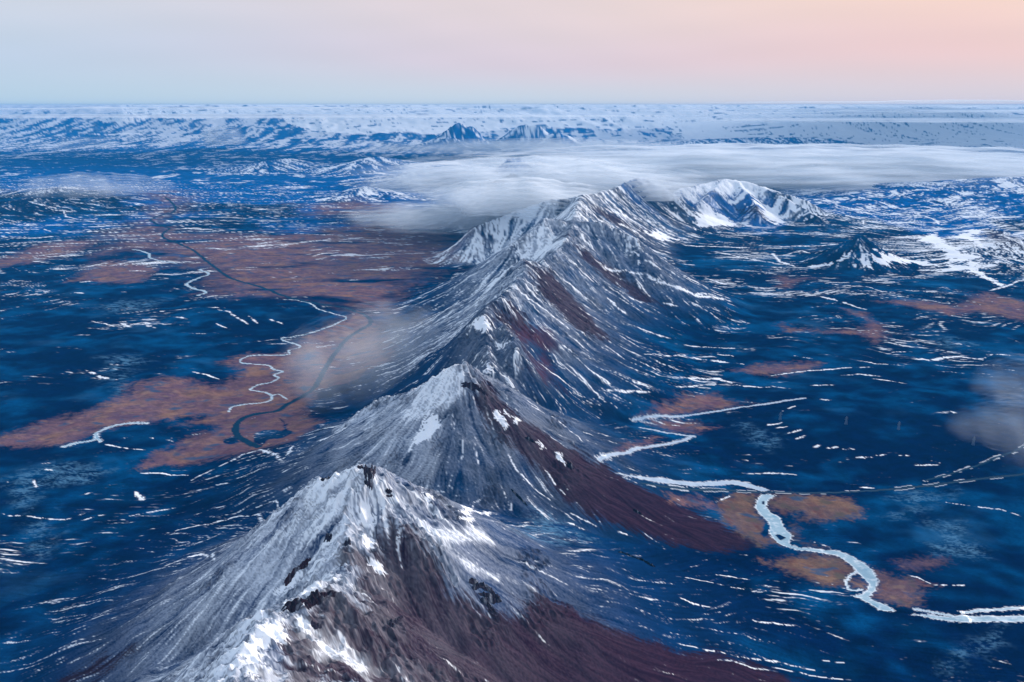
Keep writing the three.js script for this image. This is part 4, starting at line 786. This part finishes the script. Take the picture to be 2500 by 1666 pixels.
// ================================================================ crags standing out of the scree
function crag(label, spots, size, tone) {
  let s = (Math.round(Math.abs(spots[0][0] * 31 + spots[0][1] * 17)) % 9973) * 2 + 1; const rnd = () => { s = (s * 16807) % 2147483647; return (s % 10007) / 10007; }; rnd(); rnd();
  const [ox, oz] = spots[0], oy = ground(ox, oz), geos = [];
  // broken fins of rock, one after another along the outcrop
  const ends = spots.length > 1 ? spots : [[ox - size, oz + size * 0.4], [ox + size, oz - size * 0.5]];
  for (let k = 0; k + 1 < ends.length; k++) for (let rep = 0; rep < 2; rep++) {
    const [x0, z0] = ends[k], [x1, z1] = ends[k + 1], dx = x1 - x0, dz = z1 - z0, L = Math.hypot(dx, dz) || 1, far = L > size * 9, sd = rnd() * 90 + k;
    const j = (rnd() - 0.5) * size * (rep ? 1.6 : 0.5), nx = -dz / L, nz = dx / L, e0 = far ? 0.5 - (size * 1.6) / L : -0.12, e1 = far ? 0.5 + (size * 1.6) / L : 1.12;
    const N = Math.max(10, Math.min(34, Math.round((Math.abs(e1 - e0) * L) / (size * 0.16)))), p = [], c = [], idx = [], K = 7;
    for (let i = 0; i <= N; i++) {
      const f = i / N, t = e0 + (e1 - e0) * f, cx = x0 + dx * t + nx * j, cz = z0 + dz * t + nz * j, end = Math.pow(Math.sin(Math.PI * f), 0.6);
      const tooth = 1 - Math.abs(n2(f * L / size * 1.7 + sd, 3.3)), tooth2 = 1 - Math.abs(n2(f * L / size * 4.6 - sd, 8.8));
      const h = size * end * (0.12 + 0.75 * tooth * tooth + 0.42 * tooth2 * tooth2 - 0.2) * (rep ? 0.7 : 1), w = size * end * (0.34 + 0.3 * n2(f * 6 + sd, 5.1)) + 0.25;
      for (let q = 0; q < K; q++) {
        const u = (q / (K - 1)) * 2 - 1, a = 1 - Math.abs(u), jag = 0.22 * size * end * n2(f * 13 + sd * 2, u * 3.1 + q);
        const X = cx + nx * (u * w * 1.25 + jag * a), Z = cz + nz * (u * w * 1.25 + jag * a), Y = ground(X, Z) - 1.2 * (a < 0.01 ? 1 : 0) + Math.max(0, h) * Math.pow(a, 0.75) + jag * 0.6 * a;
        p.push(X - ox, Y - oy, Z - oz);
        const v = 0.75 + 0.5 * n2(X * 0.8, Z * 0.8 + Y * 0.5) + 0.3 * n2(X * 2.6, Z * 2.6), fr = 0.3 * sstep(0.1, 0.7, n2(X * 0.22 + 9, Z * 0.22 + Y * 0.2));
        c.push(mix(tone[0] * v, 0.5, fr), mix(tone[1] * v, 0.58, fr), mix(tone[2] * v, 0.7, fr));
        if (i < N && q + 1 < K) { const m = i * K + q; idx.push(m, m + 1, m + K, m + 1, m + K + 1, m + K); }
      }
    }
    let g = new THREE.BufferGeometry(); g.setAttribute('position', new THREE.Float32BufferAttribute(p, 3)); g.setAttribute('color', new THREE.Float32BufferAttribute(c, 3)); g.setIndex(idx); g = g.toNonIndexed(); g.computeVertexNormals(); geos.push(g);
  }
  const o = meshOf(numbered('rock_outcrop'), mergeGeometries(geos), M.rock, scene); o.position.set(ox, oy, oz);
  return tag(o, label, 'rock');
}
M.rock = new THREE.MeshLambertMaterial({ vertexColors: true, side: THREE.DoubleSide });
const A = POINTS.rock, B = POINTS.rock2, DARK = [0.034, 0.028, 0.044], MAROON = [0.045, 0.018, 0.024];
crag('row of black rock spires on the right flank of the nearest peak', A.slice(0, 8), 5.2, DARK);
crag('jagged rocks crowning the summit of the nearest peak', A.slice(8, 13), 3.4, [0.05, 0.04, 0.055]);
crag('single dark crag just above the maroon cliff of the nearest peak', A.slice(13, 15), 4.6, DARK);
crag('maroon cliff rib slanting down the snowy left flank', A.slice(15, 20), 5.5, MAROON);
crag('thin black rock fin beside the big snow patch', A.slice(20, 22), 3.6, DARK);
crag('brown rock ridge along the lower crest of the nearest peak', A.slice(22, 27), 5, [0.028, 0.016, 0.024]);
crag('dark rock rib below the lower crest', A.slice(27, 29), 4, DARK);
crag('boulder group at the head of the speckled snow gully', A.slice(29, 32), 4.4, DARK);
crag('dark rocks under the summit on its right side', A.slice(32, 34), 3.6, [0.03, 0.02, 0.03]);
crag('rocky knob at the left shoulder of the nearest peak', A.slice(34, 35), 4.6, [0.03, 0.024, 0.034]);
crag('line of dark boulders crossing the blue slope between the peaks and the river', B.slice(0, 5), 3.6, [0.006, 0.01, 0.024]);
crag('brown rock teeth at the summit of the second peak', B.slice(5, 7), 5.5, [0.03, 0.018, 0.03]);
crag('dark crags high on the brown flank of the second peak', B.slice(7, 9), 5.5, [0.016, 0.01, 0.02]);
crag('dark crags halfway down the brown flank of the second peak', B.slice(9, 11), 6, [0.016, 0.01, 0.02]);
crag('low dark rock bar at the foot of the second peak', B.slice(11, 13), 3.6, [0.006, 0.01, 0.024]);
crag('scattered dark rocks low on the brown flank near the ochre moss', B.slice(13, 15), 4, [0.014, 0.01, 0.02]);

// ================================================================ power line masts on the dark plain
function pylon(x, z, label) {
  const o = new THREE.Group(); o.name = numbered('pylon'); scene.add(o); o.position.set(x, ground(x, z) - 0.3, z); o.rotation.y = 0.3;
  tag(o, label, 'pylon', 'power line masts on the dark plain');
  const steel = M.steel, H = 17, bar = (a, b, t) => { const v = new THREE.Vector3().subVectors(b, a), g = new THREE.BoxGeometry(t, v.length(), t); g.translate(0, v.length() / 2, 0); g.applyQuaternion(new THREE.Quaternion().setFromUnitVectors(new THREE.Vector3(0, 1, 0), v.clone().normalize())); g.translate(a.x, a.y, a.z); return g; };
  const V = (X, Y, Z) => new THREE.Vector3(X, Y, Z), at = (f) => mix(1.9, 0.35, f);
  for (const [sx, sz] of [[1, 1], [1, -1], [-1, 1], [-1, -1]]) meshOf('leg', bar(V(sx * 1.9, 0, sz * 1.9), V(sx * 0.35, H, sz * 0.35), 0.26), steel, o);
  const br = [];
  for (let k = 0; k < 6; k++) { const f0 = k / 6, f1 = (k + 1) / 6, a = at(f0), b = at(f1); for (const s of [-1, 1]) br.push(bar(V(-a, f0 * H, s * a), V(b, f1 * H, s * b), 0.14), bar(V(a, f0 * H, s * a), V(-b, f1 * H, s * b), 0.14), bar(V(s * a, f0 * H, -a), V(s * b, f1 * H, b), 0.14), bar(V(s * a, f0 * H, a), V(s * b, f1 * H, -b), 0.14)); }
  meshOf('lattice_bracing', mergeGeometries(br), steel, o);
  for (const [h, w] of [[11.5, 4.2], [14.5, 3.2]]) { meshOf('crossarm', mergeGeometries([bar(V(-w, h, 0), V(w, h, 0), 0.24), bar(V(-w, h, 0), V(0, h + 1.3, 0), 0.14), bar(V(w, h, 0), V(0, h + 1.3, 0), 0.14)]), steel, o); for (const s of [-1, 1]) meshOf('insulator', new THREE.CylinderGeometry(0.14, 0.14, 1.3, 8).translate(s * (w - 0.1), h - 0.75, 0), steel, o); }
}
M.steel = new THREE.MeshStandardMaterial({ color: new THREE.Color().setRGB(0.16, 0.24, 0.34), roughness: 0.6, metalness: 0.3 });
['grey lattice pylon farthest from the pale wisps of cloud', 'grey lattice pylon second from the snow drifts of the dark plain', 'grey lattice pylon in the middle of the empty dark plain', 'grey lattice pylon standing beside the pale wisp of cloud'].forEach((l, i) => pylon(POINTS.pylon[i][0], POINTS.pylon[i][1], l));


renderer.render(scene, camera);
